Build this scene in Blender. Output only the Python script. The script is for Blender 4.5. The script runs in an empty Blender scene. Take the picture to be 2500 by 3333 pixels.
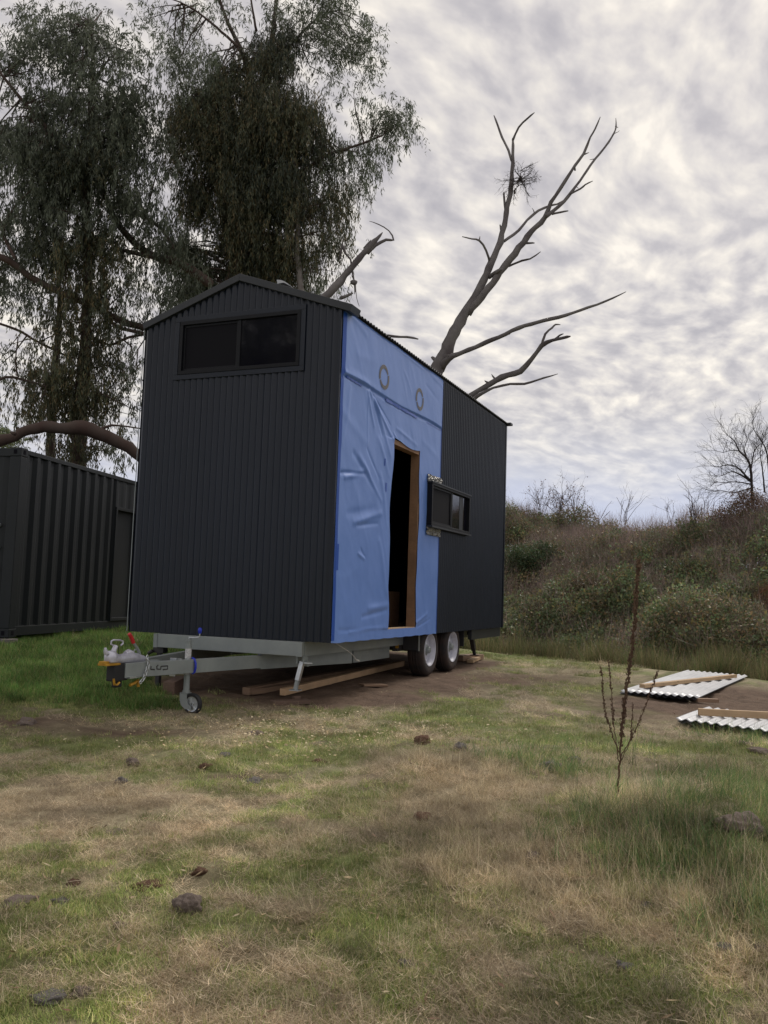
import bpy, math, random
import numpy as np
from mathutils import Vector, Matrix
random.seed(7); rng = np.random.default_rng(7)
sc = bpy.context.scene
COL = sc.collection

# ------------------------------------------------------------------ camera
YAW, PITCH, ROLL = map(math.radians, (22.84, 5.16, 1.87))
CAM = np.array([3.804, -7.788, 0.513]); FPX = 2870.6           # focal length in px of a 2500 x 3333 frame
FW = np.array([-math.sin(YAW)*math.cos(PITCH), math.cos(YAW)*math.cos(PITCH), math.sin(PITCH)])
_r = np.array([math.cos(YAW), math.sin(YAW), 0.0]); _u = np.cross(_r, FW)
RT = _r*math.cos(ROLL) + _u*math.sin(ROLL); UP = -_r*math.sin(ROLL) + _u*math.cos(ROLL)
cd = bpy.data.cameras.new('camera'); cam = bpy.data.objects.new('camera', cd); COL.objects.link(cam)
cam.matrix_world = Matrix(((RT[0], UP[0], -FW[0], CAM[0]), (RT[1], UP[1], -FW[1], CAM[1]), (RT[2], UP[2], -FW[2], CAM[2]), (0, 0, 0, 1)))
cd.sensor_fit = 'VERTICAL'; cd.sensor_height = 24.0; cd.lens = FPX/3333*24.0
cd.clip_start = 0.05; cd.clip_end = 2000
sc.camera = cam
sc.render.engine = 'CYCLES'
sc.render.resolution_x, sc.render.resolution_y = 768, 1024
sc.view_settings.view_transform = 'Standard'; sc.view_settings.look = 'None'
sc.view_settings.exposure = 0.62; sc.view_settings.gamma = 1.0; sc.view_settings.use_curve_mapping = False

# ------------------------------------------------------------------ sun and sky
SUN_EL, SUN_AZ = 46.0, 15.0       # azimuth measured from +Y towards +X
sd = bpy.data.lights.new('sun', 'SUN'); sun = bpy.data.objects.new('sun', sd); COL.objects.link(sun)
sd.energy = 1.4; sd.angle = math.radians(22); sd.color = (1.0, 0.94, 0.86)
_s = Vector((math.sin(math.radians(SUN_AZ))*math.cos(math.radians(SUN_EL)), math.cos(math.radians(SUN_AZ))*math.cos(math.radians(SUN_EL)), math.sin(math.radians(SUN_EL))))
sun.rotation_euler = _s.to_track_quat('Z', 'Y').to_euler()

world = bpy.data.worlds.new('World'); sc.world = world; world.use_nodes = True
nt = world.node_tree; nt.nodes.clear()
class N:
    def __init__(s, nt): s.nt = nt
    def n(s, t, **k):
        nd = s.nt.nodes.new(t)
        for a, b in k.items():
            if a == 'i':
                for kk, vv in b.items():
                    sock = nd.inputs[kk]
                    if isinstance(vv, bpy.types.NodeSocket): s.nt.links.new(vv, sock)
                    else: sock.default_value = vv
            else: setattr(nd, a, b)
        return nd
    def m(s, op, a, b=None, c=None, clamp=False):
        nd = s.nt.nodes.new('ShaderNodeMath'); nd.operation = op; nd.use_clamp = clamp
        for i, v in enumerate((a, b, c)):
            if v is None: continue
            if isinstance(v, bpy.types.NodeSocket): s.nt.links.new(v, nd.inputs[i])
            else: nd.inputs[i].default_value = v
        return nd.outputs[0]
    def mix(s, f, a, b, bt='MIX'):
        nd = s.nt.nodes.new('ShaderNodeMix'); nd.data_type = 'RGBA'; nd.blend_type = bt
        for k, v in ((0, f), (6, a), (7, b)):
            if isinstance(v, bpy.types.NodeSocket): s.nt.links.new(v, nd.inputs[k])
            else: nd.inputs[k].default_value = v if k == 0 else (v[0], v[1], v[2], 1)
        return nd.outputs[2]
    def ramp(s, f, pts, interp='LINEAR'):
        nd = s.nt.nodes.new('ShaderNodeValToRGB'); e = nd.color_ramp.elements; nd.color_ramp.interpolation = interp
        while len(e) > 1: e.remove(e[-1])
        for i, (p, c) in enumerate(pts):
            el = e[0] if i == 0 else e.new(p)
            el.position = p; c = (c, c, c) if isinstance(c, (int, float)) else c
            el.color = (c[0], c[1], c[2], 1)
        s.nt.links.new(f, nd.inputs[0]); return nd.outputs[0]
    def noise(s, vec, scale, detail=4, rough=.55, dist=0.0, out=0):
        nd = s.n('ShaderNodeTexNoise', i={'Scale': scale, 'Detail': detail, 'Roughness': rough, 'Distortion': dist})
        if vec is not None: s.nt.links.new(vec, nd.inputs['Vector'])
        return nd.outputs[out]
    def mapping(s, vec, loc=(0, 0, 0), rot=(0, 0, 0), sc=(1, 1, 1)):
        nd = s.n('ShaderNodeMapping', i={'Location': loc, 'Rotation': rot, 'Scale': sc}); s.nt.links.new(vec, nd.inputs['Vector']); return nd.outputs[0]
    def link(s, a, b): s.nt.links.new(a, b)
w = N(nt)
tc = w.n('ShaderNodeTexCoord'); sep = w.n('ShaderNodeSeparateXYZ', i={0: tc.outputs['Generated']})
dz = w.m('MAXIMUM', sep.outputs[2], 0.0)
den = w.m('ADD', dz, 0.10)
comb = w.n('ShaderNodeCombineXYZ', i={0: w.m('DIVIDE', sep.outputs[0], den), 1: w.m('DIVIDE', sep.outputs[1], den), 2: 0.0})
warp = w.n('ShaderNodeTexNoise', i={'Scale': 1.1, 'Detail': 2.0, 'Vector': comb.outputs[0]})
pv = w.n('ShaderNodeVectorMath', operation='MULTIPLY_ADD', i={0: warp.outputs['Color'], 1: (.30, .30, 0), 2: comb.outputs[0]}).outputs[0]
m1 = w.mapping(pv, rot=(0, 0, math.radians(-35)), sc=(1.0, .58, 1))
puff = w.noise(m1, 11.5, 4, .50, .10)
m2 = w.mapping(pv, loc=(3.1, 1.7, 0), rot=(0, 0, math.radians(-35)), sc=(1.0, .45, 1))
mid = w.noise(m2, 4.4, 3, .5)
big = w.noise(m2, .9, 2, .5)
fine = w.noise(m1, 24, 3, .55)
elv = sep.outputs[2]
pf = w.m('MULTIPLY_ADD', puff, .70, w.m('MULTIPLY_ADD', mid, .36, w.m('MULTIPLY_ADD', big, .24, w.m('MULTIPLY', fine, .08))))
cl = w.ramp(pf, [(.53, (.325, .31, .325)), (.62, (.39, .37, .375)), (.69, (.475, .448, .435)), (.76, (.56, .525, .485)), (.84, (.68, .63, .56))])
# calm blue grey layer low over the horizon
low = w.ramp(w.m('ADD', elv, w.m('MULTIPLY', w.m('SUBTRACT', mid, .5), .10)), [(.0, (.40, .43, .53)), (.10, (.375, .40, .505)), (.15, (.40, .41, .47)), (.22, (.445, .435, .445))])
lm = w.ramp(w.m('ADD', elv, w.m('MULTIPLY', w.m('SUBTRACT', big, .5), .12)), [(.10, 0.0), (.22, 1.0)])
cloud = w.mix(w.m('MULTIPLY', lm, 1.0), low, cl)
sky = w.n('ShaderNodeTexSky', sky_type='NISHITA', sun_disc=False, sun_elevation=math.radians(SUN_EL), sun_rotation=math.radians(SUN_AZ))
b1 = w.n('ShaderNodeBackground', i={'Color': sky.outputs[0], 'Strength': .08})
b2 = w.n('ShaderNodeBackground', i={'Color': cloud, 'Strength': 1.0})
mx = w.n('ShaderNodeMixShader', i={0: .94}); w.link(b1.outputs[0], mx.inputs[1]); w.link(b2.outputs[0], mx.inputs[2])
wo = w.n('ShaderNodeOutputWorld'); w.link(mx.outputs[0], wo.inputs[0])

# ------------------------------------------------------------------ geometry of the place from the photograph's measurements
def ray(u, v): return FW + RT*(u-1250)/FPX + UP*(1666.5-v)/FPX
def on(u, v, ax, val):                       # point seen at (u, v) on the plane axis = val
    d = ray(u, v); return CAM + d*(val-CAM[ax])/d[ax]
def at(u, v, depth): return CAM + ray(u, v)*depth
def topx(P):
    d = np.asarray(P)-CAM; z = d@FW; return 1250+FPX*(d@RT)/z, 1666.5-FPX*(d@UP)/z, z

def smooth(t): t = np.clip(t, 0, 1); return t*t*(3-2*t)
def _hash(ix, iy, seed):
    h = (ix.astype(np.int64)*374761393 + iy.astype(np.int64)*668265263 + seed*69069) & 0xffffffff
    h = ((h ^ (h >> 13))*1274126177) & 0xffffffff
    return ((h ^ (h >> 16)) & 0xffff)/65535.0
def vnoise(x, y, seed=0):
    x = np.asarray(x, float); y = np.asarray(y, float)
    ix = np.floor(x); iy = np.floor(y); fx = x-ix; fy = y-iy; fx = fx*fx*(3-2*fx); fy = fy*fy*(3-2*fy)
    a = _hash(ix, iy, seed); b = _hash(ix+1, iy, seed); c = _hash(ix, iy+1, seed); d = _hash(ix+1, iy+1, seed)
    return (a*(1-fx)+b*fx)*(1-fy)+(c*(1-fx)+d*fx)*fy
def fbm(x, y, o=4, seed=0):
    s = 0; a = 1; t = 0
    for i in range(o):
        s = s+a*vnoise(np.asarray(x)*2**i+i*17.3, np.asarray(y)*2**i-i*9.1, seed+i); t += a; a *= .5
    return s/t

CP = np.array([(0,2.9,-.545),(-.1,3.9,-.55),(-2.2,3,-.5),(-1,-.8,-.665),(-1.9,0,-.6),(-5.3,1.4,-.38),(-6,4.3,-.3),(-6,-3,-.55),(3,1.2,-.63),(3.8,7,-.64),
      (2.3,3.3,-.63),(4,.8,-.64),(3.06,-2.4,-.64),(1.5,-1.3,-.62),(2.9,-5.2,-.86),(2,-5.8,-.88),(3.85,-4.6,-.78),(3.8,-7.8,-1.0),(0,-4,-.76),(-3,-6,-.85),
      (-1.5,-2.5,-.7),(8,0,-.7),(8,-5,-.85),(1,8.6,-.62),(-1,9.2,-.60),(4,6.7,-.63),(9,5,-.75),(-6,9,-.3),(-12,2,-.2),(0,-10,-1.05),(8,-10,-1.05),(-8,-8,-.8)])
def _tps(r2): return np.where(r2 > 0, .5*r2*np.log(np.maximum(r2, 1e-12)), 0)
_n = len(CP); _K = _tps(((CP[:, None, :2]-CP[None, :, :2])**2).sum(-1))+np.eye(_n)*.5
_A = np.zeros((_n+3, _n+3)); _A[:_n, :_n] = _K; _A[:_n, _n] = 1; _A[:_n, _n+1:] = CP[:, :2]; _A[_n, :_n] = 1; _A[_n+1:, :_n] = CP[:, :2].T
_W = np.linalg.solve(_A, np.concatenate([CP[:, 2], [0, 0, 0]]))
def crest(x): return 9.0-.42*np.clip(np.asarray(x)+1, -2, 12)
def zground(x, y, fine=True):
    x = np.asarray(x, float); y = np.asarray(y, float); sh = np.broadcast(x, y).shape
    X = np.broadcast_to(x, sh).ravel(); Y = np.broadcast_to(y, sh).ravel()
    z = _W[_n]+_W[_n+1]*np.clip(X, -12, 9)+_W[_n+2]*np.clip(Y, -10, 9)
    cx = np.clip(X, -12, 9); cy = np.clip(Y, -10, 9)
    for k in range(_n): z = z+_W[k]*_tps((cx-CP[k, 0])**2+(cy-CP[k, 1])**2)
    z = np.clip(z, -1.15, -.15)
    # mounds in the near right
    z = z+.17*np.exp(-(((X-3.5)/.62)**2+((Y+2.9)/.75)**2))+.10*np.exp(-(((X-2.0)/.5)**2+((Y+2.1)/.7)**2))+.10*np.exp(-(((X-4.2)/.6)**2+((Y+3.4)/.9)**2))
    t = Y-crest(X)
    z = z-1.1*smooth(t/4.0)
    bh = 3.55+.5*(fbm(X*.11, Y*.05, 2, 31)-.5)+.03*np.clip(X-3, 0, 14)
    z = z+bh*smooth((t-4.2)/11.0)**.9*np.where(t > 4.2, 1, 0)
    if fine:
        near = smooth((12-np.abs(Y+2))/6)
        z = z+near*(.06*(fbm(X*1.3, Y*1.3, 3, 5)-.5)+.055*(fbm(X*5, Y*5, 3, 9)-.5))*np.clip(np.hypot(X+.5, Y-2.9)/1.5, .15, 1)
    return z.reshape(sh)
def gz(x, y): return float(zground(np.array([x]), np.array([y]))[0])
def ground_at(u, v):                       # where the ground is seen at (u, v)
    d = ray(u, v); t = 1.5
    for _ in range(4000):
        p = CAM+d*t
        if p[2] < gz(p[0], p[1]) or t > 60: break
        t += .02 if t < 14 else .1
    return p
# coarse cache for ground_at speed
def gpt(u, v):
    d = ray(u, v); ts = np.arange(1.5, 40, .01); P = CAM[None]+d[None]*ts[:, None]
    z = zground(P[:, 0], P[:, 1]); k = np.argmax(P[:, 2] < z); return P[k]

# ------------------------------------------------------------------ helpers
def tag(o, label=None, cat=None, group=None, kind=None):
    if label: o['label'] = label
    if cat: o['category'] = cat
    if group: o['group'] = group
    if kind: o['kind'] = kind
    return o
def empty(name, loc, label=None, cat=None, group=None, rot=(0, 0, 0)):
    o = bpy.data.objects.new(name, None); COL.objects.link(o); o.location = loc; o.rotation_euler = rot; o.empty_display_size = .1
    return tag(o, label, cat, group)
class MB:
    def __init__(s): s.v = []; s.f = []
    def add(s, vs, fs):
        b = len(s.v); s.v += [tuple(map(float, p)) for p in vs]; s.f += [tuple(i+b for i in f) for f in fs]; return s
    def box(s, a, b, M=None):
        (x0, y0, z0), (x1, y1, z1) = a, b
        vs = [(x0,y0,z0),(x1,y0,z0),(x1,y1,z0),(x0,y1,z0),(x0,y0,z1),(x1,y0,z1),(x1,y1,z1),(x0,y1,z1)]
        if M is not None: vs = [tuple(M @ Vector(p)) for p in vs]
        return s.add(vs, [(0,3,2,1),(4,5,6,7),(0,1,5,4),(1,2,6,5),(2,3,7,6),(3,0,4,7)])
    def bar(s, p, q, wd, ht, up=(0, 0, 1)):            # rectangular bar from p to q
        p = np.array(p, float); q = np.array(q, float); d = q-p; L = np.linalg.norm(d); d /= L
        sx = np.cross(d, up); sx /= np.linalg.norm(sx); sz = np.cross(sx, d)
        vs = [e+sx*a*wd/2+sz*b*ht/2 for e in (p, q) for a, b in ((-1,-1),(1,-1),(1,1),(-1,1))]
        return s.add(vs, [(0,1,2,3),(7,6,5,4),(0,4,5,1),(1,5,6,2),(2,6,7,3),(3,7,4,0)])
    def tube(s, pts, rad, n=8, closed=False, cap=True):
        pts = [np.array(p, float) for p in pts]; m = len(pts)
        if not hasattr(rad, '__len__'): rad = [rad]*m
        ref = np.array([.13, .21, .97]); vs = []; a = None
        for i in range(m):
            if closed: d = pts[(i+1) % m]-pts[i-1]
            else: d = pts[min(i+1, m-1)]-pts[max(i-1, 0)]
            d = d/(np.linalg.norm(d)+1e-9)
            if a is None: a = np.cross(d, ref if abs(d@ref) < .97 else np.array([.9, .3, .1]))
            else: a = a-d*(a@d)
            a = a/(np.linalg.norm(a)+1e-9); b = np.cross(d, a)
            for k in range(n):
                t = 2*math.pi*k/n; vs.append(pts[i]+rad[i]*(a*math.cos(t)+b*math.sin(t)))
        fs = []
        for i in range(m if closed else m-1):
            j = (i+1) % m
            for k in range(n): fs.append((i*n+k, i*n+(k+1) % n, j*n+(k+1) % n, j*n+k))
        if cap and not closed: fs += [tuple(range(n-1, -1, -1)), tuple((m-1)*n+k for k in range(n))]
        return s.add(vs, fs)
    def lathe(s, prof, c, axis, n=24, closed=False):   # prof: (r, h) pairs along axis from c
        axis = np.array(axis, float); axis /= np.linalg.norm(axis); ref = np.array([0, 0, 1.]) if abs(axis[2]) < .9 else np.array([1., 0, 0])
        a = np.cross(axis, ref); a /= np.linalg.norm(a); b = np.cross(axis, a); c = np.array(c, float); m = len(prof)
        vs = [c+axis*h+r*(a*math.cos(2*math.pi*k/n)+b*math.sin(2*math.pi*k/n)) for r, h in prof for k in range(n)]
        fs = [(i*n+k, i*n+(k+1) % n, ((i+1) % m)*n+(k+1) % n, ((i+1) % m)*n+k) for i in range(m if closed else m-1) for k in range(n)]
        return s.add(vs, fs)
    def build(s, name, mat, parent=None, smooth=False, local=False, loc=None, bevel=0, kind=None, label=None):
        me = bpy.data.meshes.new(name)
        v = s.v
        if parent is not None and not local:
            L = parent.location
            P = parent
            while P.parent is not None: P = P.parent; L = L+P.location
            v = [(p[0]-L[0], p[1]-L[1], p[2]-L[2]) for p in v]
        me.from_pydata(v, [], s.f); me.materials.append(mat)
        if smooth: me.polygons.foreach_set('use_smooth', [True]*len(me.polygons))
        o = bpy.data.objects.new(name, me); COL.objects.link(o)
        if parent is not None: o.parent = parent
        if loc is not None: o.location = loc
        if bevel:
            bm = o.modifiers.new('bevel', 'BEVEL'); bm.width = bevel; bm.segments = 2; bm.limit_method = 'ANGLE'
        if smooth and smooth != 'all':
            try: me.set_sharp_from_angle(angle=math.radians(40))
            except Exception: pass
        if kind: o['kind'] = kind
        if label: o['label'] = label
        return o
def each(mb, name, mt, parent=None, **k):      # every piece of a builder as an object of its own
    import itertools
    n = len(mb.v); par = list(range(n))
    def fd(a):
        while par[a] != a: par[a] = par[par[a]]; a = par[a]
        return a
    for f in mb.f:
        for b in f[1:]: par[fd(b)] = fd(f[0])
    g_ = {}
    for f in mb.f: g_.setdefault(fd(f[0]), []).append(f)
    for fs in g_.values():
        ids = sorted({i for f in fs for i in f}); mp = {a: b for b, a in enumerate(ids)}; m2 = MB(); m2.v = [mb.v[i] for i in ids]; m2.f = [tuple(mp[i] for i in f) for f in fs]; m2.build(name, mt, parent, **k)
def fast_mesh(name, V, Fq, mat, smooth=False, cols=None, parent=None):   # numpy quads or tris
    me = bpy.data.meshes.new(name); V = np.asarray(V, np.float32); Fq = np.asarray(Fq, np.int32); k = Fq.shape[1]
    me.vertices.add(len(V)); me.vertices.foreach_set('co', V.ravel())
    me.loops.add(Fq.size); me.loops.foreach_set('vertex_index', Fq.ravel())
    me.polygons.add(len(Fq)); me.polygons.foreach_set('loop_start', np.arange(0, Fq.size, k, dtype=np.int32))
    if smooth: me.polygons.foreach_set('use_smooth', np.ones(len(Fq), bool))
    me.update(calc_edges=True)
    if cols is not None:
        ca = me.color_attributes.new('col', 'FLOAT_COLOR', 'POINT'); c = np.ones((len(V), 4), np.float32); c[:, :3] = cols; ca.data.foreach_set('color', c.ravel())
    me.materials.append(mat); o = bpy.data.objects.new(name, me); COL.objects.link(o)
    if parent is not None: o.parent = parent
    return o

# ------------------------------------------------------------------ materials
def mat(name, base=(.5, .5, .5), rough=.6, metal=0.0, spec=.5, var=None, scale=4.0, stretch=(1, 1, 1), bump=0.0, bscale=40.0, rvar=0.0, coat=0, det=5):
    m = bpy.data.materials.new(name); m.use_nodes = True; nt = m.node_tree; b = nt.nodes['Principled BSDF']; q = N(nt)
    b.inputs['Roughness'].default_value = rough; b.inputs['Metallic'].default_value = metal; b.inputs['Specular IOR Level'].default_value = spec
    b.inputs['Coat Weight'].default_value = coat
    b.inputs['Base Color'].default_value = (*base, 1)
    tc = q.n('ShaderNodeTexCoord'); vec = q.mapping(tc.outputs['Object'], sc=stretch)
    if var is not None:
        f = q.ramp(q.noise(vec, scale, det, .6), [(.35, 0.0), (.65, 1.0)])
        q.link(q.mix(f, base, var), b.inputs['Base Color'])
    if rvar: q.link(q.m('MULTIPLY_ADD', q.noise(vec, scale*2.3, 4), rvar, rough-rvar/2), b.inputs['Roughness'])
    if bump:
        bp = q.n('ShaderNodeBump', i={'Strength': bump, 'Distance': .01, 'Height': q.noise(vec, bscale, 5, .6)}); q.link(bp.outputs[0], b.inputs['Normal'])
    return m
def wood_mat(name, a, b_, rough=.75, knots=True):
    m = bpy.data.materials.new(name); m.use_nodes = True; nt = m.node_tree; b = nt.nodes['Principled BSDF']; q = N(nt)
    tc = q.n('ShaderNodeTexCoord'); v = tc.outputs['Object']
    g1 = q.noise(q.mapping(v, sc=(30, 2.0, 60)), 1.0, 4, .6, .4); g2 = q.noise(v, 3.0, 4, .6)
    c = q.mix(q.ramp(g1, [(.3, 0.), (.7, 1.)]), a, b_); c = q.mix(q.ramp(g2, [(.45, 0.), (.7, .55)]), c, tuple(x*.55 for x in a))
    if knots:
        vo = q.n('ShaderNodeTexVoronoi', i={'Scale': 1.0, 'Vector': q.mapping(v, sc=(9, 2.6, 2.6))}); c = q.mix(q.ramp(vo.outputs['Distance'], [(.05, .8), (.12, 0.)]), c, tuple(x*.3 for x in a))
    q.link(c, b.inputs['Base Color']); b.inputs['Roughness'].default_value = rough
    bp = q.n('ShaderNodeBump', i={'Strength': .35, 'Distance': .004, 'Height': g1}); q.link(bp.outputs[0], b.inputs['Normal'])
    return m
def foliage_mat(name, instancer=True, trans=.35, rough=.55, base=(1, 1, 1), spec=.3):
    m = bpy.data.materials.new(name); m.use_nodes = True; nt = m.node_tree; nt.nodes.clear(); q = N(nt)
    a = q.n('ShaderNodeAttribute', attribute_name='tint', attribute_type='INSTANCER' if instancer else 'GEOMETRY')
    a2 = q.n('ShaderNodeAttribute', attribute_name='col', attribute_type='GEOMETRY')
    c = q.mix(1.0, a2.outputs['Color'], a.outputs['Color'], 'MULTIPLY') if instancer else a2.outputs['Color']
    d = q.n('ShaderNodeBsdfPrincipled', i={'Base Color': c, 'Roughness': rough, 'Specular IOR Level': spec}); t = q.n('ShaderNodeBsdfTranslucent', i={'Color': c})
    x = q.n('ShaderNodeMixShader', i={0: trans}); q.link(d.outputs[0], x.inputs[1]); q.link(t.outputs[0], x.inputs[2])
    o = q.n('ShaderNodeOutputMaterial'); q.link(x.outputs[0], o.inputs[0]); return m

M = {}
M['clad'] = mat('dark_steel_cladding', (.0078, .0115, .0195), .33, 0, .33, var=(.0098, .0138, .0235), scale=1.2, stretch=(1, 1, .25), bump=.05, bscale=60, rvar=.15)
M['clad2'] = mat('dark_roof_steel', (.012, .0135, .017), .5, 0, .4, var=(.018, .02, .024), scale=3)
M['trim'] = mat('black_window_frame', (.003, .0036, .006), .5, 0, .22, var=(.005, .0058, .008), scale=5)
M['edge'] = mat('pale_flashing_edge', (.28, .31, .32), .4, .3, .5)
M['barge'] = mat('dark_barge_flashing', (.018, .021, .026), .42, 0, .4, var=(.026, .029, .033), scale=2)
M['galv'] = mat('galvanised_steel', (.29, .315, .31), .5, .4, .5, var=(.235, .26, .26), scale=4, bump=.06, bscale=90, rvar=.25)
M['zinc'] = mat('bright_zinc', (.62, .65, .66), .32, .85, .5, var=(.48, .5, .52), scale=12, rvar=.2)
M['cast'] = mat('silver_painted_casting', (.60, .60, .68), .36, .3, .5, var=(.42, .42, .48), scale=14, bump=.1, bscale=80)
M['tyre'] = mat('muddy_black_rubber', (.018, .017, .018), .8, 0, .3, var=(.045, .028, .022), scale=5, bump=.4, bscale=60)
M['rubber'] = mat('black_rubber', (.018, .018, .02), .6, 0, .4)
M['rim'] = mat('white_enamel_rim', (.58, .59, .66), .4, 0, .5, var=(.42, .42, .48), scale=8)
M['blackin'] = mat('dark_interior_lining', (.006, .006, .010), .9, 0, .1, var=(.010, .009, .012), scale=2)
M['blackmetal'] = mat('black_painted_steel', (.02, .02, .024), .5, 0, .5, var=(.035, .032, .032), scale=8)
M['red'] = mat('red_plastic_grip', (.48, .02, .025), .4)
M['bluep'] = mat('blue_plastic', (.012, .03, .42), .38)
M['yellow'] = mat('yellow_zinc', (.55, .30, .03), .45, .3, .5, var=(.35, .18, .02), scale=20)
M['label'] = mat('white_sticker', (.62, .62, .62), .6, 0, .4, var=(.35, .35, .36), scale=60)
M['pine'] = wood_mat('raw_pine', (.40, .265, .145), (.50, .35, .205))
M['jamb'] = wood_mat('brown_stud_timber', (.225, .125, .068), (.27, .155, .088))
M['oldwood'] = wood_mat('weathered_brown_timber', (.22, .135, .085), (.30, .20, .13))
M['freshwood'] = wood_mat('sawn_timber_with_tan_face', (.42, .27, .15), (.52, .35, .21))
M['darkwood'] = wood_mat('dark_wet_timber', (.12, .075, .055), (.17, .11, .08), knots=False)
M['whitesteel'] = mat('pale_corrugated_steel', (.50, .51, .53), .4, .1, .5, var=(.40, .41, .43), scale=3, stretch=(1, .3, 1), rvar=.2)
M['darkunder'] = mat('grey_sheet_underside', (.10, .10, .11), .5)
M['cont'] = mat('dark_painted_container_steel', (.011, .014, .017), .5, 0, .3, var=(.018, .021, .024), scale=1.5, stretch=(1, 1, .3), bump=.1, bscale=40)
M['bolt'] = mat('steel_lock_rod', (.13, .14, .15), .45, .3, .5)
M['deadbark'] = mat('bare_grey_dead_bark', (.205, .19, .185), .85, 0, .2, var=(.10, .086, .088), scale=2.2, bump=.6, bscale=18)
M['bark'] = mat('brown_eucalypt_bark', (.085, .066, .056), .85, 0, .2, var=(.07, .045, .038), scale=2.5, stretch=(1, 1, .4), bump=.7, bscale=14)
M['palebark'] = mat('pale_smooth_bark', (.26, .235, .215), .8, 0, .2, var=(.15, .13, .12), scale=2.5)
M['twig'] = mat('dark_twig', (.055, .045, .042), .85, 0, .2)
M['mtwig'] = mat('red_brown_twig', (.10, .068, .058), .85, 0, .2, var=(.06, .05, .05), scale=4)
M['weed'] = mat('dry_dark_seed_stalk', (.085, .050, .036), .85, 0, .2, var=(.13, .085, .055), scale=20)
M['rock'] = mat('brown_basalt_rock', (.145, .108, .09), .9, 0, .2, var=(.23, .19, .165), scale=14, bump=.9, bscale=30)
M['grock'] = mat('grey_lichened_rock', (.20, .19, .185), .9, 0, .2, var=(.13, .11, .10), scale=12, bump=.9, bscale=26)
M['clod'] = mat('red_brown_clod', (.19, .115, .08), .95, 0, .1, var=(.10, .058, .042), scale=16, bump=.9, bscale=30)
M['cable'] = mat('pale_grey_cable', (.45, .43, .40), .5)
M['leaf'] = foliage_mat('hanging_eucalypt_leaves', False, .28, .45)
M['bushleaf'] = foliage_mat('thicket_leaves', True, .30, .5)
M['grass'] = foliage_mat('grass_blades', True, .35, .6)
M['litter'] = foliage_mat('dry_leaf_litter', False, .1, .7)
M['foil'] = mat('crinkled_foil_flashing', (.38, .38, .37), .35, .8, .5, var=(.12, .115, .11), scale=34, bump=1.0, bscale=45, det=3)

def wrap_mat():
    m = bpy.data.materials.new('blue_house_wrap'); m.use_nodes = True; b = m.node_tree.nodes['Principled BSDF']; q = N(m.node_tree)
    tc = q.n('ShaderNodeTexCoord'); v = tc.outputs['Object']
    f = q.ramp(q.noise(q.mapping(v, sc=(1, 1, .8)), 2.2, 4, .6), [(.3, 0.), (.7, 1.)])
    q.link(q.mix(f, (.105, .205, .52), (.135, .24, .58)), b.inputs['Base Color'])
    b.inputs['Roughness'].default_value = .42; b.inputs['Specular IOR Level'].default_value = .55
    bp = q.n('ShaderNodeBump', i={'Strength': .10, 'Distance': .01, 'Height': q.noise(v, 9, 5, .55)}); q.link(bp.outputs[0], b.inputs['Normal'])
    return m
M['wrap'] = wrap_mat()
M['wraptape'] = mat('deep_blue_tape', (.012, .07, .36), .4, 0, .5)
M['logo'] = mat('grey_brown_print', (.085, .08, .082), .5, 0, .4, var=(.12, .11, .11), scale=30)
M['logoedge'] = mat('pale_print_outline', (.22, .27, .42), .5, 0, .4)
def glass_mat(name, col, rough=.04):
    m = bpy.data.materials.new(name); m.use_nodes = True; b = m.node_tree.nodes['Principled BSDF']; q = N(m.node_tree)
    b.inputs['Base Color'].default_value = (*col, 1); b.inputs['Roughness'].default_value = rough; b.inputs['Specular IOR Level'].default_value = .45
    tc = q.n('ShaderNodeTexCoord'); bp = q.n('ShaderNodeBump', i={'Strength': .03, 'Distance': .01, 'Height': q.noise(tc.outputs['Object'], 3, 2)}); q.link(bp.outputs[0], b.inputs['Normal'])
    return m
M['glass'] = glass_mat('tinted_dark_glass', (.006, .006, .010))
M['screen'] = mat('fly_screen_mesh', (.0035, .0035, .006), .7, 0, .15)

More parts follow.
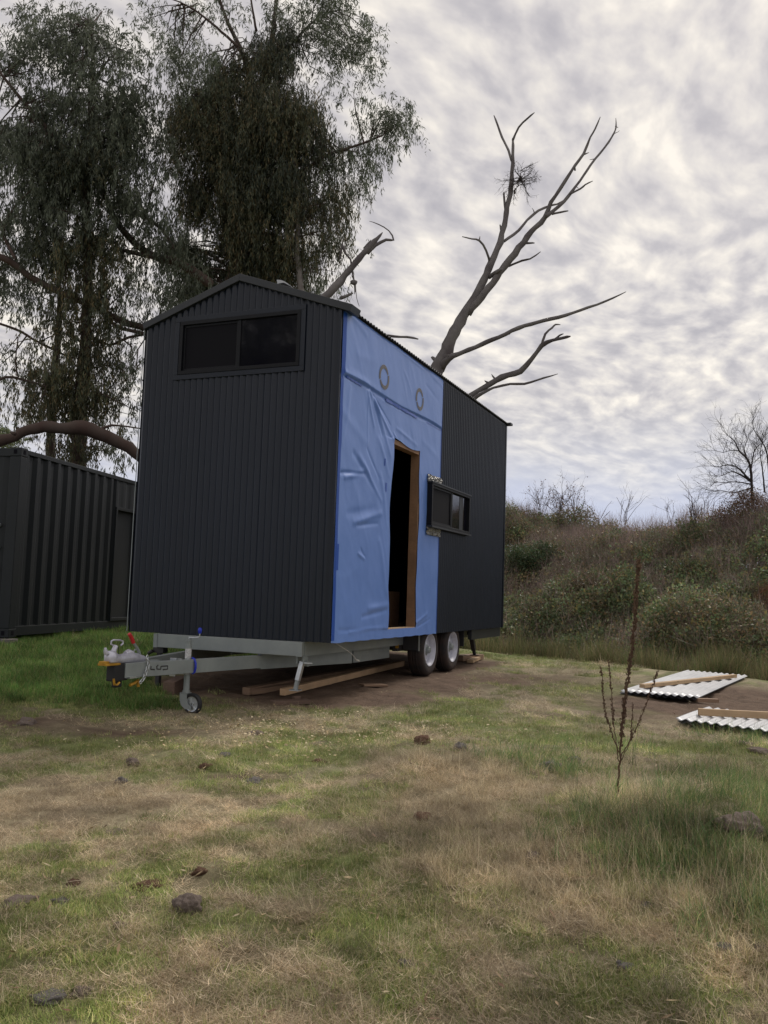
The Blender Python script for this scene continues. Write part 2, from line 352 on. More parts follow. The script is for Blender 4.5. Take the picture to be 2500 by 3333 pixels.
# ================================================================== GROUND
# zones of cover, placed on the ground (centre, radii across and along the view, turned with it)
def zone(u, v, ru, rv, kind, wgt=1.0): p = gpt(u, v); return (p[0], p[1], ru, rv, kind, wgt)
RH = np.array([math.cos(YAW), math.sin(YAW)]); FH = np.array([-math.sin(YAW), math.cos(YAW)])
ZN = [zone(330, 2230, 1.0, .85, 'lush', 1.3), zone(120, 2200, 1.4, 1.6, 'lush', 1.0), zone(480, 2290, .45, .35, 'lush', 1.2), zone(60, 2120, 3, 2.5, 'lush', .9), zone(420,2080,2.0,2.4,'lush',.8),
      zone(1000, 2215, 1.0, 1.6, 'dirt', 1.4), zone(1150, 2270, .9, .55, 'dirt', 1.6), zone(750, 2290, .9, .5, 'dirt', .8), zone(1330, 2210, 1.0, 1.4, 'dirt', 1.5), zone(1620, 2215, .8, .9, 'dirt', 1.0),
      zone(1700, 2200, 1.3, 1.0, 'dirt', .8), zone(2250, 2310, 1.1, 1.2, 'dirt', 1.3), zone(2480, 2290, 1.2, 2.0, 'dirt', 1.4), zone(2050, 2330, .7, .5, 'dirt', .8), zone(1780, 2330, .5, .22, 'dirt', .7),
      zone(1500, 2340, .9, .45, 'green', 1.1), zone(1900, 2240, .9, .9, 'green', 1.0), zone(1650, 2135, 1.3, 1.6, 'green', 1.3), zone(1850, 2400, .7, .35, 'green', 1.2), zone(2250, 2440, .8, .35, 'green', 1.3), zone(2440, 2480, .5, .4, 'green', 1.0),
      zone(700, 2480, .9, .35, 'green', 1.1), zone(250, 2420, .8, .4, 'green', 1.0), zone(1150, 2450, .8, .35, 'green', .8), zone(200, 2990, .35, .3, 'green', .8), zone(300, 3150, .25, .15, 'green', 1.2), zone(480, 2810, .3, .2, 'green', .6),
      zone(1050, 2830, .45, .3, 'green', 1.2), zone(1250, 2960, .30, .3, 'green', 1.1), zone(1300, 3130, .22, .2, 'green', 1.3), zone(700, 3020, .35, .2, 'green', .8), zone(820, 3180, .30, .18, 'green', .7), zone(2100, 3160, .22, .2, 'green', .8), zone(1850, 3260, .3, .15, 'green', .6), zone(350, 3290, .2, .15, 'green', .9),
      zone(500, 2600, 1.1, .35, 'straw', .9), zone(150, 2620, .7, .4, 'straw', 1.0), zone(650, 2750, .7, .3, 'straw', .7), zone(400, 3080, .3, .2, 'straw', .7), zone(620, 3160, .25, .25, 'straw', .9), zone(1500, 3180, .4, .3, 'straw', .7),
      zone(1500, 2530, .36, .30, 'tandry', 1.5), zone(1480, 2700, .45, .45, 'tandry', 1.2), zone(1600, 2820, .42, .34, 'tandry', 1.1), zone(1330, 2480, .3, .3, 'tandry', .7), zone(1850, 2850, .4, .3, 'tandry', .8), zone(1980, 2600, .25, .5, 'tandry', .9), zone(2000, 3000, .5, .3, 'tandry', .5), zone(2380, 3050, .3, .4, 'tandry', .6),
      zone(2150, 2640, .42, .42, 'tall', 1.5), zone(2200, 2760, .40, .32, 'tall', 1.5), zone(2380, 2560, .35, .5, 'tall', 1.0), zone(1800, 2500, .40, .35, 'tall', .7), zone(2420, 2860, .3, .3, 'tall', 1.0), zone(2470, 2980, .22, .25, 'tall', .9), zone(2300, 2930, .3, .2, 'tandry', .9), zone(2250, 2500, .5, .3, 'tandry', .5), zone(1700, 2620, .4, .3, 'tandry', .8), zone(2460, 2420, .4, .5, 'tall', .5), zone(1960, 2450, .4, .3, 'tall', .5),
      zone(700, 2870, .22, .16, 'dirt', .5), zone(160, 3160, .22, .15, 'dirt', .5), zone(1900, 3120, .2, .12, 'dirt', .5), zone(740, 2530, .4, .12, 'dirt', .8), zone(50, 2350, .7, .5, 'dirt', .9), zone(400, 2390, .8, .22, 'dirt', .9)]
KINDS = ['lush', 'dirt', 'green', 'straw', 'tandry', 'tall']
def cover(X, Y):
    out = {k: np.zeros(X.shape) for k in KINDS}
    wx = (fbm(X*2.2, Y*2.2, 3, 40)-.5)*.5; wy = (fbm(X*2.2+9, Y*2.2, 3, 44)-.5)*.5
    for (cx, cy, ru, rv, k, wg) in ZN:
        dx = X+wx*min(ru, 1)-cx; dy = Y+wy*min(rv, 1)-cy; a = (dx*RH[0]+dy*RH[1])/ru; b = (dx*FH[0]+dy*FH[1])/rv
        out[k] = np.maximum(out[k], wg*np.exp(-(a*a+b*b)*.9))
    under = smooth((X+2.6)/.5)*smooth((.35-X)/.5)*smooth((Y+.4)/.8)*smooth((7.0-Y)/.6)
    out['dirt'] = np.maximum(out['dirt'], under*1.6)
    n1 = .5*fbm(X*1.7, Y*1.7, 4, 60)+.5*fbm(X*4.5, Y*4.5, 3, 62); n2 = .5*fbm(X*2.9+5, Y*2.9, 4, 70)+.5*fbm(X*6+5, Y*6, 3, 72)
    out['green'] = np.maximum(out['green'], smooth((n1-.47)/.09)*.9)
    out['straw'] = np.maximum(out['straw'], smooth((n2-.48)/.09)*.7)
    n3 = fbm(X*4.2, Y*4.2, 3, 76); hole = smooth((n3-.60)/.06); out['dirt'] = np.maximum(out['dirt'], hole*.35)
    far = smooth((Y-crest(X)+.5)/2.0)
    out['green'] = np.maximum(out['green'], far*.5); out['dirt'] *= 1-far
    return out
def grid_axis(a, b, fine0, fine1, step, growth=1.18):
    xs = list(np.arange(fine0, fine1, step)); s = step
    x = xs[-1]
    while x < b: s *= growth; x += s; xs.append(x)
    s = step; x = xs[0]; left = []
    while x > a: s *= growth; x -= s; left.append(x)
    return np.array(left[::-1]+xs)
gx = grid_axis(-400, 400, -4.5, 5.6, .045); gy = grid_axis(-60, 500, -6.6, 4.0, .045, 1.12)
X, Y = np.meshgrid(gx, gy); Z = zground(X, Y)
Z = np.where(np.hypot(X, Y) > 60, np.minimum(Z, 1.5), Z)
cv = cover(X, Y)
nn = fbm(X*9, Y*9, 4, 80)[..., None]
dirtc = np.array([.14, .098, .072])*(.7+.6*nn); strawc = np.array([.43, .365, .25])*(.7+.6*nn); greenc = np.array([.15, .19, .062])*(.7+.6*nn); basec = np.array([.28, .25, .16])*(.65+.7*nn)
c = basec
def bl(c, t, wgt): wgt = np.clip(wgt, 0, 1)[..., None]; return c*(1-wgt)+t*wgt
c = bl(c, strawc, cv['straw']*.8); c = bl(c, greenc, cv['green']*.85); c = bl(c, strawc*.85, cv['tandry']*.8); c = bl(c, greenc*.8, cv['tall']); c = bl(c, greenc*.8, cv['lush']); c = bl(c, dirtc, cv['dirt']*1.1)
ny, nx = X.shape; idx = np.arange(ny*nx).reshape(ny, nx)
Fq = np.stack([idx[:-1, :-1], idx[:-1, 1:], idx[1:, 1:], idx[1:, :-1]], -1).reshape(-1, 4)
def ground_mat():
    m = bpy.data.materials.new('soil_and_thatch'); m.use_nodes = True; b = m.node_tree.nodes['Principled BSDF']; q = N(m.node_tree)
    a = q.n('ShaderNodeAttribute', attribute_name='col'); tc = q.n('ShaderNodeTexCoord'); v = tc.outputs['Object']
    f1 = q.noise(v, 55, 5, .7); f2 = q.noise(v, 12, 4, .6)
    k = q.m('MULTIPLY_ADD', f1, 1.3, q.m('MULTIPLY_ADD', f2, .8, -.05))
    q.link(q.mix(1.0, a.outputs['Color'], q.n('ShaderNodeCombineColor', i={0: k, 1: k, 2: k}).outputs[0], 'MULTIPLY'), b.inputs['Base Color'])
    b.inputs['Roughness'].default_value = .95; b.inputs['Specular IOR Level'].default_value = .15
    bp = q.n('ShaderNodeBump', i={'Strength': .9, 'Distance': .02, 'Height': q.m('ADD', f1, f2)}); q.link(bp.outputs[0], b.inputs['Normal'])
    return m
g = fast_mesh('ground', np.stack([X, Y, Z], -1).reshape(-1, 3), Fq, ground_mat(), True, c.reshape(-1, 3)); tag(g, kind='structure')

# ------------------------------------------------------------------ scatter: one mesh holds a few prototype tufts and loose points, instanced by geometry nodes
def scatter_group():
    if 'scatter' in bpy.data.node_groups: return bpy.data.node_groups['scatter']
    ng = bpy.data.node_groups.new('scatter', 'GeometryNodeTree')
    ng.interface.new_socket('Geometry', in_out='INPUT', socket_type='NodeSocketGeometry'); ng.interface.new_socket('Geometry', in_out='OUTPUT', socket_type='NodeSocketGeometry')
    q = N(ng); gi = q.n('NodeGroupInput'); go = q.n('NodeGroupOutput')
    def attr(nm, t): return q.n('GeometryNodeInputNamedAttribute', data_type=t, i={'Name': nm}).outputs[0]
    pid = attr('pid', 'INT'); join = q.n('GeometryNodeJoinGeometry'); K = 3; insts = []
    for k in range(K):
        cmp_ = q.n('FunctionNodeCompare', data_type='INT', operation='EQUAL'); q.link(pid, cmp_.inputs[2]); cmp_.inputs[3].default_value = k
        s = q.n('GeometryNodeSeparateGeometry', domain='POINT'); q.link(gi.outputs[0], s.inputs[0]); q.link(cmp_.outputs[0], s.inputs[1])
        g2 = q.n('GeometryNodeGeometryToInstance'); q.link(s.outputs[0], g2.inputs[0]); insts.append(g2)
    for g2 in reversed(insts): q.link(g2.outputs[0], join.inputs[0])
    cmp_ = q.n('FunctionNodeCompare', data_type='INT', operation='LESS_THAN'); q.link(pid, cmp_.inputs[2]); cmp_.inputs[3].default_value = 0
    s = q.n('GeometryNodeSeparateGeometry', domain='POINT'); q.link(gi.outputs[0], s.inputs[0]); q.link(cmp_.outputs[0], s.inputs[1])
    iop = q.n('GeometryNodeInstanceOnPoints'); q.link(s.outputs[0], iop.inputs['Points']); q.link(join.outputs[0], iop.inputs['Instance'])
    iop.inputs['Pick Instance'].default_value = True; q.link(attr('idx', 'INT'), iop.inputs['Instance Index'])
    er = q.n('FunctionNodeEulerToRotation'); q.link(attr('rot', 'FLOAT_VECTOR'), er.inputs[0]); q.link(er.outputs[0], iop.inputs['Rotation']); q.link(attr('scl', 'FLOAT_VECTOR'), iop.inputs['Scale'])
    q.link(iop.outputs[0], go.inputs[0]); return ng
def scatter(name, protos, P, R_, S_, T_, material, parent=None):
    """protos: three (V, F(tri or quad), C) tufts; P points; R_ eulers; S_ scales; T_ tints"""
    n = len(P)
    if n == 0: return None
    V = []; Fs = []; C_ = []; pid = []; b = 0
    for k, (v, f, c) in enumerate(protos):
        V.append(v); Fs.append(f+b); b += len(v); C_.append(c); pid.append(np.full(len(v), k))
    V.append(P); C_.append(np.ones((n, 3))); pid.append(np.full(n, -1))
    V = np.concatenate(V); nv = len(V)-n
    o = fast_mesh(name, V, np.concatenate(Fs), material, False, np.concatenate(C_), parent); me = o.data
    def add(nm, t, a, key): at_ = me.attributes.new(nm, t, 'POINT'); at_.data.foreach_set(key, np.ascontiguousarray(a).ravel())
    add('pid', 'INT', np.concatenate(pid).astype(np.int32), 'value')
    add('idx', 'INT', np.concatenate([np.zeros(nv), rng.integers(0, 3, n)]).astype(np.int32), 'value')
    add('rot', 'FLOAT_VECTOR', np.concatenate([np.zeros((nv, 3)), R_]).astype(np.float32), 'vector')
    S3 = S_ if S_.ndim == 2 else np.repeat(S_[:, None], 3, 1)
    add('scl', 'FLOAT_VECTOR', np.concatenate([np.ones((nv, 3)), S3]).astype(np.float32), 'vector')
    t4 = np.ones((nv+n, 4), np.float32); t4[nv:, :3] = T_; add('tint', 'FLOAT_COLOR', t4, 'color')
    md = o.modifiers.new('scatter', 'NODES'); md.node_group = scatter_group(); return o

def blades(n, rad, len0, len1, w0, lean, curl, cols, seg=3, up=.0, jitter=.25, power=1.0):
    """n curved tapering blades growing from a disc of radius rad"""
    a = rng.uniform(0, 2*np.pi, n); r = rad*np.sqrt(rng.uniform(0, 1, n)); bx, by = r*np.cos(a), r*np.sin(a)
    L = rng.uniform(len0, len1, n); th = rng.uniform(0, 2*np.pi, n); ln = lean*rng.uniform(.2, 1.0, n)**power; cu = curl*rng.uniform(-.3, 1, n)
    tw = rng.normal(0, jitter, n); V = []; 
    pos = np.stack([bx, by, np.full(n, up)], -1); sideang = th+np.pi/2+rng.normal(0, .5, n); side = np.stack([np.cos(sideang), np.sin(sideang), np.zeros(n)], -1)
    rows = []
    for i in range(seg+1):
        t = i/seg; wd = w0*(1-t)**.7*.5 if i < seg else w0*.06
        rows.append((pos-side*(wd if np.isscalar(wd) else wd[:, None]), pos+side*(wd if np.isscalar(wd) else wd[:, None])))
        ang = ln+cu*t; d = np.stack([np.sin(ang)*np.cos(th+tw*i), np.sin(ang)*np.sin(th+tw*i), np.cos(ang)], -1); pos = pos+d*(L/seg)[:, None]
        pos[:, 2] = np.maximum(pos[:, 2], .002)
    V = np.stack([p for r_ in rows for p in r_], 1)            # n, 2(seg+1), 3
    f = np.array([[2*i, 2*i+1, 2*i+3, 2*i+2] for i in range(seg)]); F_ = (np.arange(n)[:, None, None]*(2*(seg+1))+f[None]).reshape(-1, 4)
    cols = np.array(cols); c = cols[rng.integers(0, len(cols), n)]*rng.uniform(.7, 1.3, (n, 1)); C_ = np.repeat(c, 2*(seg+1), 0)
    return V.reshape(-1, 3), F_, C_
GREEN = [(.15, .19, .070), (.125, .165, .062), (.20, .23, .10), (.31, .285, .17)]
DRY = [(.50, .435, .315), (.42, .355, .255), (.62, .555, .43), (.28, .23, .165)]
TALLG = [(.10, .15, .065), (.12, .175, .08), (.085, .125, .06), (.36, .29, .18), (.26, .21, .13)]
P_short = [blades(46, .055, .012, .034, .0022, 1.1, .9, GREEN) for _ in range(3)]
P_litter = [blades(40, .07, .03, .085, .0017, 1.5, .7, DRY, 4, .004, .5, .35) for _ in range(3)]
P_tan = [blades(44, .06, .05, .15, .0017, 1.05, 1.5, DRY, 5, 0, .35) for _ in range(3)]
P_tall = [blades(34, .07, .05, .19, .0028, .8, 1.5, TALLG, 5) for _ in range(3)]
P_straw = [blades(7, .06, .16, .34, .0020, .55, .9, DRY, 5) for _ in range(3)]
def candidates(n, y0=1.55, y1=17, power=1.0):
    """random ground points inside the visible wedge (wider than the frame), denser nearby"""
    d = y0*(y1/y0)**(rng.uniform(0, 1, n)**power); s = rng.uniform(-.56, .56, n); P = CAM[:2][None]+FH[None]*d[:, None]+RH[None]*(s*d)[:, None]
    return P[:, 0], P[:, 1], d
def place(name, protos, n, prob, smin, smax, tint, label, sink=0.0, tilt=.15, power=1.0, y1=17, y0=1.55):
    x, y, d = candidates(n, y0, y1, power); cvv = cover(x, y); p = prob(cvv, x, y, d)
    k = (rng.uniform(0, 1, n) < p) & ~((x > 2.1) & (y > .9) & (y < 8.6) & (x < 5)); inhouse = (x > -2.45) & (x < .1) & (y > .3) & (y < 6.3); k &= ~inhouse
    x, y, d = x[k], y[k], d[k]; z = zground(x, y)-sink; m = len(x)
    s = rng.uniform(smin, smax, m)*(1+.5*smooth((d-4)/8)); P = np.stack([x, y, z], -1); Rr = np.stack([rng.normal(0, tilt, m), rng.normal(0, tilt, m), rng.uniform(0, 6.28, m)], -1)
    hue = fbm(x*1.5, y*1.5, 3, 91)[:, None]; T = 1.18*np.array(tint)[None]*(.35+1.2*hue)*(.5+1.0*fbm(x*7, y*7, 2, 95)[:, None])*rng.uniform(.7, 1.25, (m, 1))
    o = scatter(name, protos, P, Rr, s, T, M['grass']); tag(o, label, 'grass', kind='stuff'); print(name, m); return o
cl01 = lambda a: np.clip(a, 0, 1)
place('short_grass', P_short, 34000, lambda c, x, y, d: cl01(.24+.95*c['green']+c['lush']+.3*c['tall']-.95*c['dirt']-.40*c['straw']-.5*c['tandry']), .75, 1.35, (1.42, 1.40, 1.15), 'short green grass and clover patches among the thatch')
place('dry_thatch', P_litter, 36000, lambda c, x, y, d: cl01(.42+.7*c['straw']+.8*c['tandry']-.5*c['green']-.75*c['dirt']-.9*c['lush']), .7, 1.3, (1.08, 1.02, .96), 'flattened dry straw thatch over the ground')
place('tan_grass', P_tan, 15000, lambda c, x, y, d: cl01(1.0*c['tandry']+.10*c['straw']-.6*c['dirt']), .55, 1.0, (1.02, 1.0, .90), 'curly tan dry grass mounds right of the middle', power=.9)
place('tall_green_grass', P_tall, 12000, lambda c, x, y, d: cl01(1.0*c['tall']-.2*c['tandry']), .55, 1.15, (1.18, 1.38, 1.05), 'long dark green grass round the dead stalk', power=.9, y1=11)
place('dry_grass_stalks', P_straw, 7000, lambda c, x, y, d: cl01(.55*c['tall']+.35*c['tandry']-.05), .45, .85, (1.0, .95, .9), 'scattered dry grass stalks in the long grass', y1=11)
place('lush_grass', [blades(40, .06, .03, .085, .0045, .8, 1.2, [(.085, .165, .04), (.07, .13, .04), (.12, .20, .065), (.20, .20, .09)], 4) for _ in range(3)], 40000, lambda c, x, y, d: cl01(1.1*c['lush']-.15-.9*c['dirt']), .6, 1.25, (1.15, 1.22, 1.0), 'lush dark green grass under the drawbar and beside the container', power=.5, y0=4)

# leaf litter and chips
def flat_bits(name, n, prob, L0, L1, ratio, cols, label, cat, y1=12, lift=.006, y0=1.6):
    x, y, d = candidates(n, y0, y1); cvv = cover(x, y); k = rng.uniform(0, 1, n) < prob(cvv, x, y, d); x, y, d = x[k], y[k], d[k]; m = len(x)
    z = zground(x, y)+lift+rng.uniform(0, .02, m); L = rng.uniform(L0, L1, m); W_ = L*ratio*rng.uniform(.7, 1.3, m); a = rng.uniform(0, 6.28, m); t = rng.normal(0, .35, (m, 2))
    q_ = np.array([(-.5, 0), (-.1, .5), (.5, 0), (-.1, -.5)]); V = np.zeros((m, 4, 3))
    for i, (p, r) in enumerate(q_):
        V[:, i, 0] = x+p*L*np.cos(a)-r*W_*np.sin(a); V[:, i, 1] = y+p*L*np.sin(a)+r*W_*np.cos(a); V[:, i, 2] = z+p*L*t[:, 0]+r*W_*t[:, 1]
    cols = np.array(cols); c = np.repeat(cols[rng.integers(0, len(cols), m)]*rng.uniform(.7, 1.2, (m, 1)), 4, 0)
    o = fast_mesh(name, V.reshape(-1, 3), np.arange(4*m).reshape(m, 4), M['litter'], False, c); tag(o, label, cat, kind='stuff')
flat_bits('fallen_leaves', 3400, lambda c, x, y, d: cl01(.55-.3*c['tall']+0*x), .012, .055, .22, [(.34, .26, .15), (.27, .19, .11), (.20, .12, .075), (.38, .31, .20)], 'fallen tan gum leaves and bark strips on the grass', 'leaf litter', lift=.018)
_wc = gpt(1000, 2390)
flat_bits('wood_chips', 42000, lambda c, x, y, d: cl01(1.0*np.exp(-(((x-_wc[0])*RH[0]+(y-_wc[1])*RH[1])/1.3)**2-(((x-_wc[0])*FH[0]+(y-_wc[1])*FH[1])/.75)**2)-.02), .010, .034, .5, [(.50, .40, .23), (.40, .31, .17), (.60, .51, .34)], 'pale wood chips strewn on the dirt before the trailer', 'wood chips', y0=3.4, lift=.032)
def soil(n):
    x, y, d = candidates(n, 3, 17); cvv = cover(x, y); k = rng.uniform(0, 1, n) < cl01(cvv['dirt']-.1); return x[k], y[k]
# ================================================================== THE TINY HOUSE ON ITS TRAILER
W, L, H, RISE, LB = 2.4, 6.33, 3.348, .406, 3.097
house = empty('tiny_house', (-1.2, 3.0, 0.0), 'dark corrugated tiny house on a galvanised trailer, one side half covered in blue wrap', 'tiny house')
house.location = (-1.2, 3.0, -.54)
PITCH_C = .0762
def corr_sheet(lo, hi, bottom, top, amp=.0095, n=8, hole=None, phase=0):
    """vertical corrugated sheet between positions lo..hi; bottom/top functions or numbers; hole (a,b,z0,z1)"""
    k = max(2, int(round((hi-lo)/PITCH_C*n))); s = np.linspace(lo, hi, k+1); d = amp*np.cos(2*np.pi*(s-phase)/PITCH_C); out = []
    spans = []
    for i in range(k):
        a, b = s[i], s[i+1]; mid = (a+b)/2
        zs = [(bottom, None)]
        if hole and hole[0] < mid < hole[1]: spans += [(i, 'b', 'h0'), (i, 'h1', 't')]
        else: spans += [(i, 'b', 't')]
    return s, d, spans
def put_sheet(name, s, d, spans, bottom, top, hole, place_fn, mat_, parent):
    mb = MB(); zf = {'b': bottom, 't': top, 'h0': (lambda a: hole[2]) if hole else None, 'h1': (lambda a: hole[3]) if hole else None}
    vid = {}
    def v(i, key):
        if (i, key) not in vid: vid[(i, key)] = len(mb.v); mb.v.append(tuple(place_fn(s[i], d[i], zf[key](s[i]))))
        return vid[(i, key)]
    for i, a, b in spans: mb.f.append((v(i, a), v(i+1, a), v(i+1, b), v(i, b)))
    return mb.build(name, mat_, parent, smooth='all')
gtop = lambda x: H+RISE*(1-abs(x+1.2)/1.2)-.012
WH = (-1.93, -.42, 2.79, 3.36)
for k in range(4):           # front wall sheets
    a = -W+k*.762; b = min(a+.762, -.003)
    if b-a < .05: continue
    s, d, sp = corr_sheet(a, b, 0, H, hole=WH, n=8)
    # split the apex column cleanly
    put_sheet('cladding_sheet', s, d, sp, lambda x: .0, gtop, WH, lambda p, q_, z: (p, -.013-q_, z), M['clad'], house)
for k in range(5):           # right side wall, rear half
    a = LB+k*.762; b = min(a+.762, L)
    s, d, sp = corr_sheet(a, b, 0, H, n=8)
    put_sheet('cladding_sheet', s, d, sp, lambda x: .0, lambda x: H-.01, None, lambda p, q_, z: (.012+q_, p, z), M['clad'], house)
for k in range(9):           # left side wall and back wall
    a = k*.762; b = min(a+.762, L)
    if b-a > .05:
        s, d, sp = corr_sheet(a, b, 0, H, n=4)
        put_sheet('cladding_sheet', s, d, sp, lambda x: .0, lambda x: H-.01, None, lambda p, q_, z: (-W-.012-q_, p, z), M['clad'], house)
for k in range(4):
    a = -W+k*.762; b = min(a+.762, 0)
    s, d, sp = corr_sheet(a, b, 0, H, n=4)
    put_sheet('cladding_sheet', s, d, sp, lambda x: .0, gtop, None, lambda p, q_, z: (p, L+.012+q_, z), M['clad'], house)
# inner shell: floor, lining, door opening
DY0, DY1, DZ0, DZ1 = 1.38, 2.30, .095, 2.25
mb = MB(); mb.box((-W+.01, .01, .0), (-.002, L-.01, .07)); mb.build('floor', M['oldwood'], house)
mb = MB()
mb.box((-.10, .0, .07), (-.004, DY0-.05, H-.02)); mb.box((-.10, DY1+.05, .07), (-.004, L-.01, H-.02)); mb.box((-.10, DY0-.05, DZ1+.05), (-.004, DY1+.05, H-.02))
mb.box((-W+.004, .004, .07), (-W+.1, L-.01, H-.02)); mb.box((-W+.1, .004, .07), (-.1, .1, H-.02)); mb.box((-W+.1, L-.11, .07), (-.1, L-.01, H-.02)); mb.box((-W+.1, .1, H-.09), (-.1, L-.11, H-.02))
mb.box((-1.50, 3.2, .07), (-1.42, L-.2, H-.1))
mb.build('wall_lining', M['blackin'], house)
mb = MB(); mb.box((-.105, DY1-.002, DZ0), (.004, DY1+.043, DZ1+.04)); mb.build('door_jamb', M['jamb'], house)
mb = MB(); mb.box((-.105, DY0-.043, DZ0), (.004, DY0+.002, DZ1+.04)); mb.build('door_jamb', M['jamb'], house)
mb = MB(); mb.box((-.105, DY0+.004, DZ1-.045), (.002, DY1-.004, DZ1+.01)); mb.build('door_head', M['jamb'], house)
mb = MB(); mb.box((-.105, DY0+.004, DZ0-.024), (.010, DY1-.004, DZ0+.006)); mb.build('door_sill', M['pine'], house)
mb = MB(); mb.box((-.95, 2.6, .075), (-.50, 3.05, .52)); mb.build('inner_panel', M['jamb'], house)
mb = MB(); mb.box((-.45, DY0-.2, .075), (-.4, DY0+.15, .40)); mb.build('inner_stud', M['oldwood'], house)

# ---- blue wrap with folds
def yz(X_, Y_): p = on(1050+X_*.5426, 950+Y_*.5426, 0, 0.0); return p[1], p[2]
def dyz(X_, Y_): p = on(1180+X_*.3073, 1400+Y_*.3073, 0, 0.0); return p[1], p[2]
FOLDS = []
def fold(a, b, wd, amp): FOLDS.append((np.array(a), np.array(b), wd, amp*.60))
for (x0, y0, x1, y1, wd, amp) in [(275, 590, 415, 890, .035, .022), (290, 600, 350, 860, .03, -.016), (265, 600, 300, 800, .03, .013), (300, 620, 400, 800, .018, -.012), (310, 640, 395, 980, .04, .012), (270, 640, 262, 900, .03, .008),
      (105, 1085, 245, 1090, .03, -.024), (130, 1110, 235, 1075, .045, .020), (210, 990, 260, 1080, .06, .018), (180, 970, 300, 1180, .05, -.014), (240, 1030, 340, 1250, .04, .012), (260, 940, 330, 1120, .03, -.010),
      (180, 1380, 340, 1330, .05, .018), (200, 1400, 320, 1390, .03, -.012), (150, 1330, 300, 1300, .06, -.010), (205, 1570, 240, 1600, .025, .014), (220, 1540, 245, 1590, .02, -.010),
      (270, 1900, 375, 1880, .05, .016), (230, 1950, 370, 1910, .035, -.012), (150, 2040, 360, 2010, .03, .010), (90, 2030, 300, 2030, .03, -.007), (550, 1990, 620, 1930, .03, .012), (560, 2010, 640, 1960, .02, -.008),
      (150, 120, 250, 260, .05, .012), (200, 130, 420, 330, .035, -.010), (420, 320, 600, 470, .03, .014), (460, 350, 640, 480, .02, -.010), (640, 500, 700, 560, .04, .012), (560, 400, 690, 560, .05, -.008),
      (120, 480, 260, 560, .04, .018), (150, 470, 330, 600, .05, .010), (160, 570, 110, 900, .05, .010), (330, 880, 390, 1100, .05, .010), (100, 700, 250, 900, .08, .008), (340, 1100, 380, 1400, .06, .010), (330, 1500, 375, 1800, .06, .009),
      (590, 1100, 600, 1400, .03, .007), (600, 900, 690, 1000, .06, .006), (440, 820, 560, 920, .03, .010), (420, 850, 440, 900, .03, .012), (480, 480, 520, 600, .04, .006), (610, 560, 680, 650, .04, -.006), (200, 380, 300, 420, .08, .007)]:
    fold(yz(x0, y0), yz(x1, y1), wd, amp)
def wrapx(Yv, Zv):
    Yv = np.asarray(Yv, float); Zv = np.asarray(Zv, float); d = .016+.012*(fbm(Yv*1.1, Zv*.8, 3, 12)-.5)+.007*(fbm(Yv*3.2+Zv*.8, Zv*2.2, 3, 15)-.5)+.0035*(fbm(Yv*8+Zv*3, Zv*5, 2, 17)-.5)
    rid = np.abs(vnoise(Yv*2.3+Zv*1.6, Zv*1.1-Yv*.7, 23)-.5); d = d+.0018*np.exp(-(rid/.09)**2)
    for a, b, wd, amp in FOLDS:
        ab = b-a; l2 = ab@ab; t = ((Yv-a[0])*ab[0]+(Zv-a[1])*ab[1])/l2; tc_ = np.clip(t, 0, 1)
        bend = .25*wd*np.sin(t*5+a[0]*9)
        dist2 = (Yv-a[0]-ab[0]*tc_+bend)**2+(Zv-a[1]-ab[1]*tc_)**2; d = d+amp*np.exp(-dist2/(wd*.72)**2)*(1-.75*np.abs(tc_-.35))
    zl = 2.675+.012*np.sin(Yv*3)
    step = smooth((Zv-zl)/.012); d = d+.012*step-.010*np.exp(-((Zv-zl+.018)/.014)**2)
    # pinned edges, billow at the door's near edge
    pin = smooth(Yv/.06)*smooth((LB-Yv)/.06)*smooth((H-Zv)/.05); bil = .018*np.exp(-((Yv-DY0)/.16)**2)*(fbm(Zv*1.4, 0*Zv, 2, 27)-.2)*((Zv > DZ0) & (Zv < DZ1))
    d = .006+(d-.006)*(.25+.75*pin)+bil
    return np.maximum(d, .004)
def wrap_warp(Yv, Zv):
    inz = smooth((Zv-DZ0+.1)/.12)*smooth((DZ1+.1-Zv)/.12)
    e0 = (.022*np.sin(Zv*3.2+.6)+.014*np.sin(Zv*7.1)-.02*np.exp(-((Zv-.55)/.10)**2)+.012)*np.exp(-((Yv-DY0)/.18)**2)
    e1 = (.012*np.sin(Zv*4+2.0)+.010*np.sin(Zv*9.0)+.022*np.exp(-((Zv-1.30)/.18)**2))*np.exp(-((Yv-DY1)/.12)**2)
    return Yv+inz*(e0+e1)
ys = np.unique(np.concatenate([np.linspace(0.0, DY0, 124), np.linspace(DY0, DY1, 80), np.linspace(DY1, LB, 72)])); zs = np.unique(np.concatenate([np.linspace(.0, DZ0, 9), np.linspace(DZ0, DZ1, 210), np.linspace(DZ1, H-.004, 110)]))
YY, ZZ = np.meshgrid(ys, zs); YW = wrap_warp(YY, ZZ); ZW = ZZ-(.006*np.abs(np.sin(YY*9.5)))*np.exp(-ZZ/.03)
ZW = ZW+np.exp(-((ZZ-DZ1)/.05)**2)*.02*np.sin((YY-DY0)*6+1.0)*((YY > DY0-.05) & (YY < DY1+.05))
XX = wrapx(YW, ZZ); ny2, nx2 = YY.shape; id2 = np.arange(ny2*nx2).reshape(ny2, nx2)
cy = (ys[:-1]+ys[1:])/2; cz = (zs[:-1]+zs[1:])/2; CY, CZ = np.meshgrid(cy, cz); keep = ~((CY > DY0) & (CY < DY1) & (CZ > DZ0) & (CZ < DZ1))
Fw = np.stack([id2[:-1, :-1], id2[:-1, 1:], id2[1:, 1:], id2[1:, :-1]], -1)[keep]
loc0 = np.array(house.location)
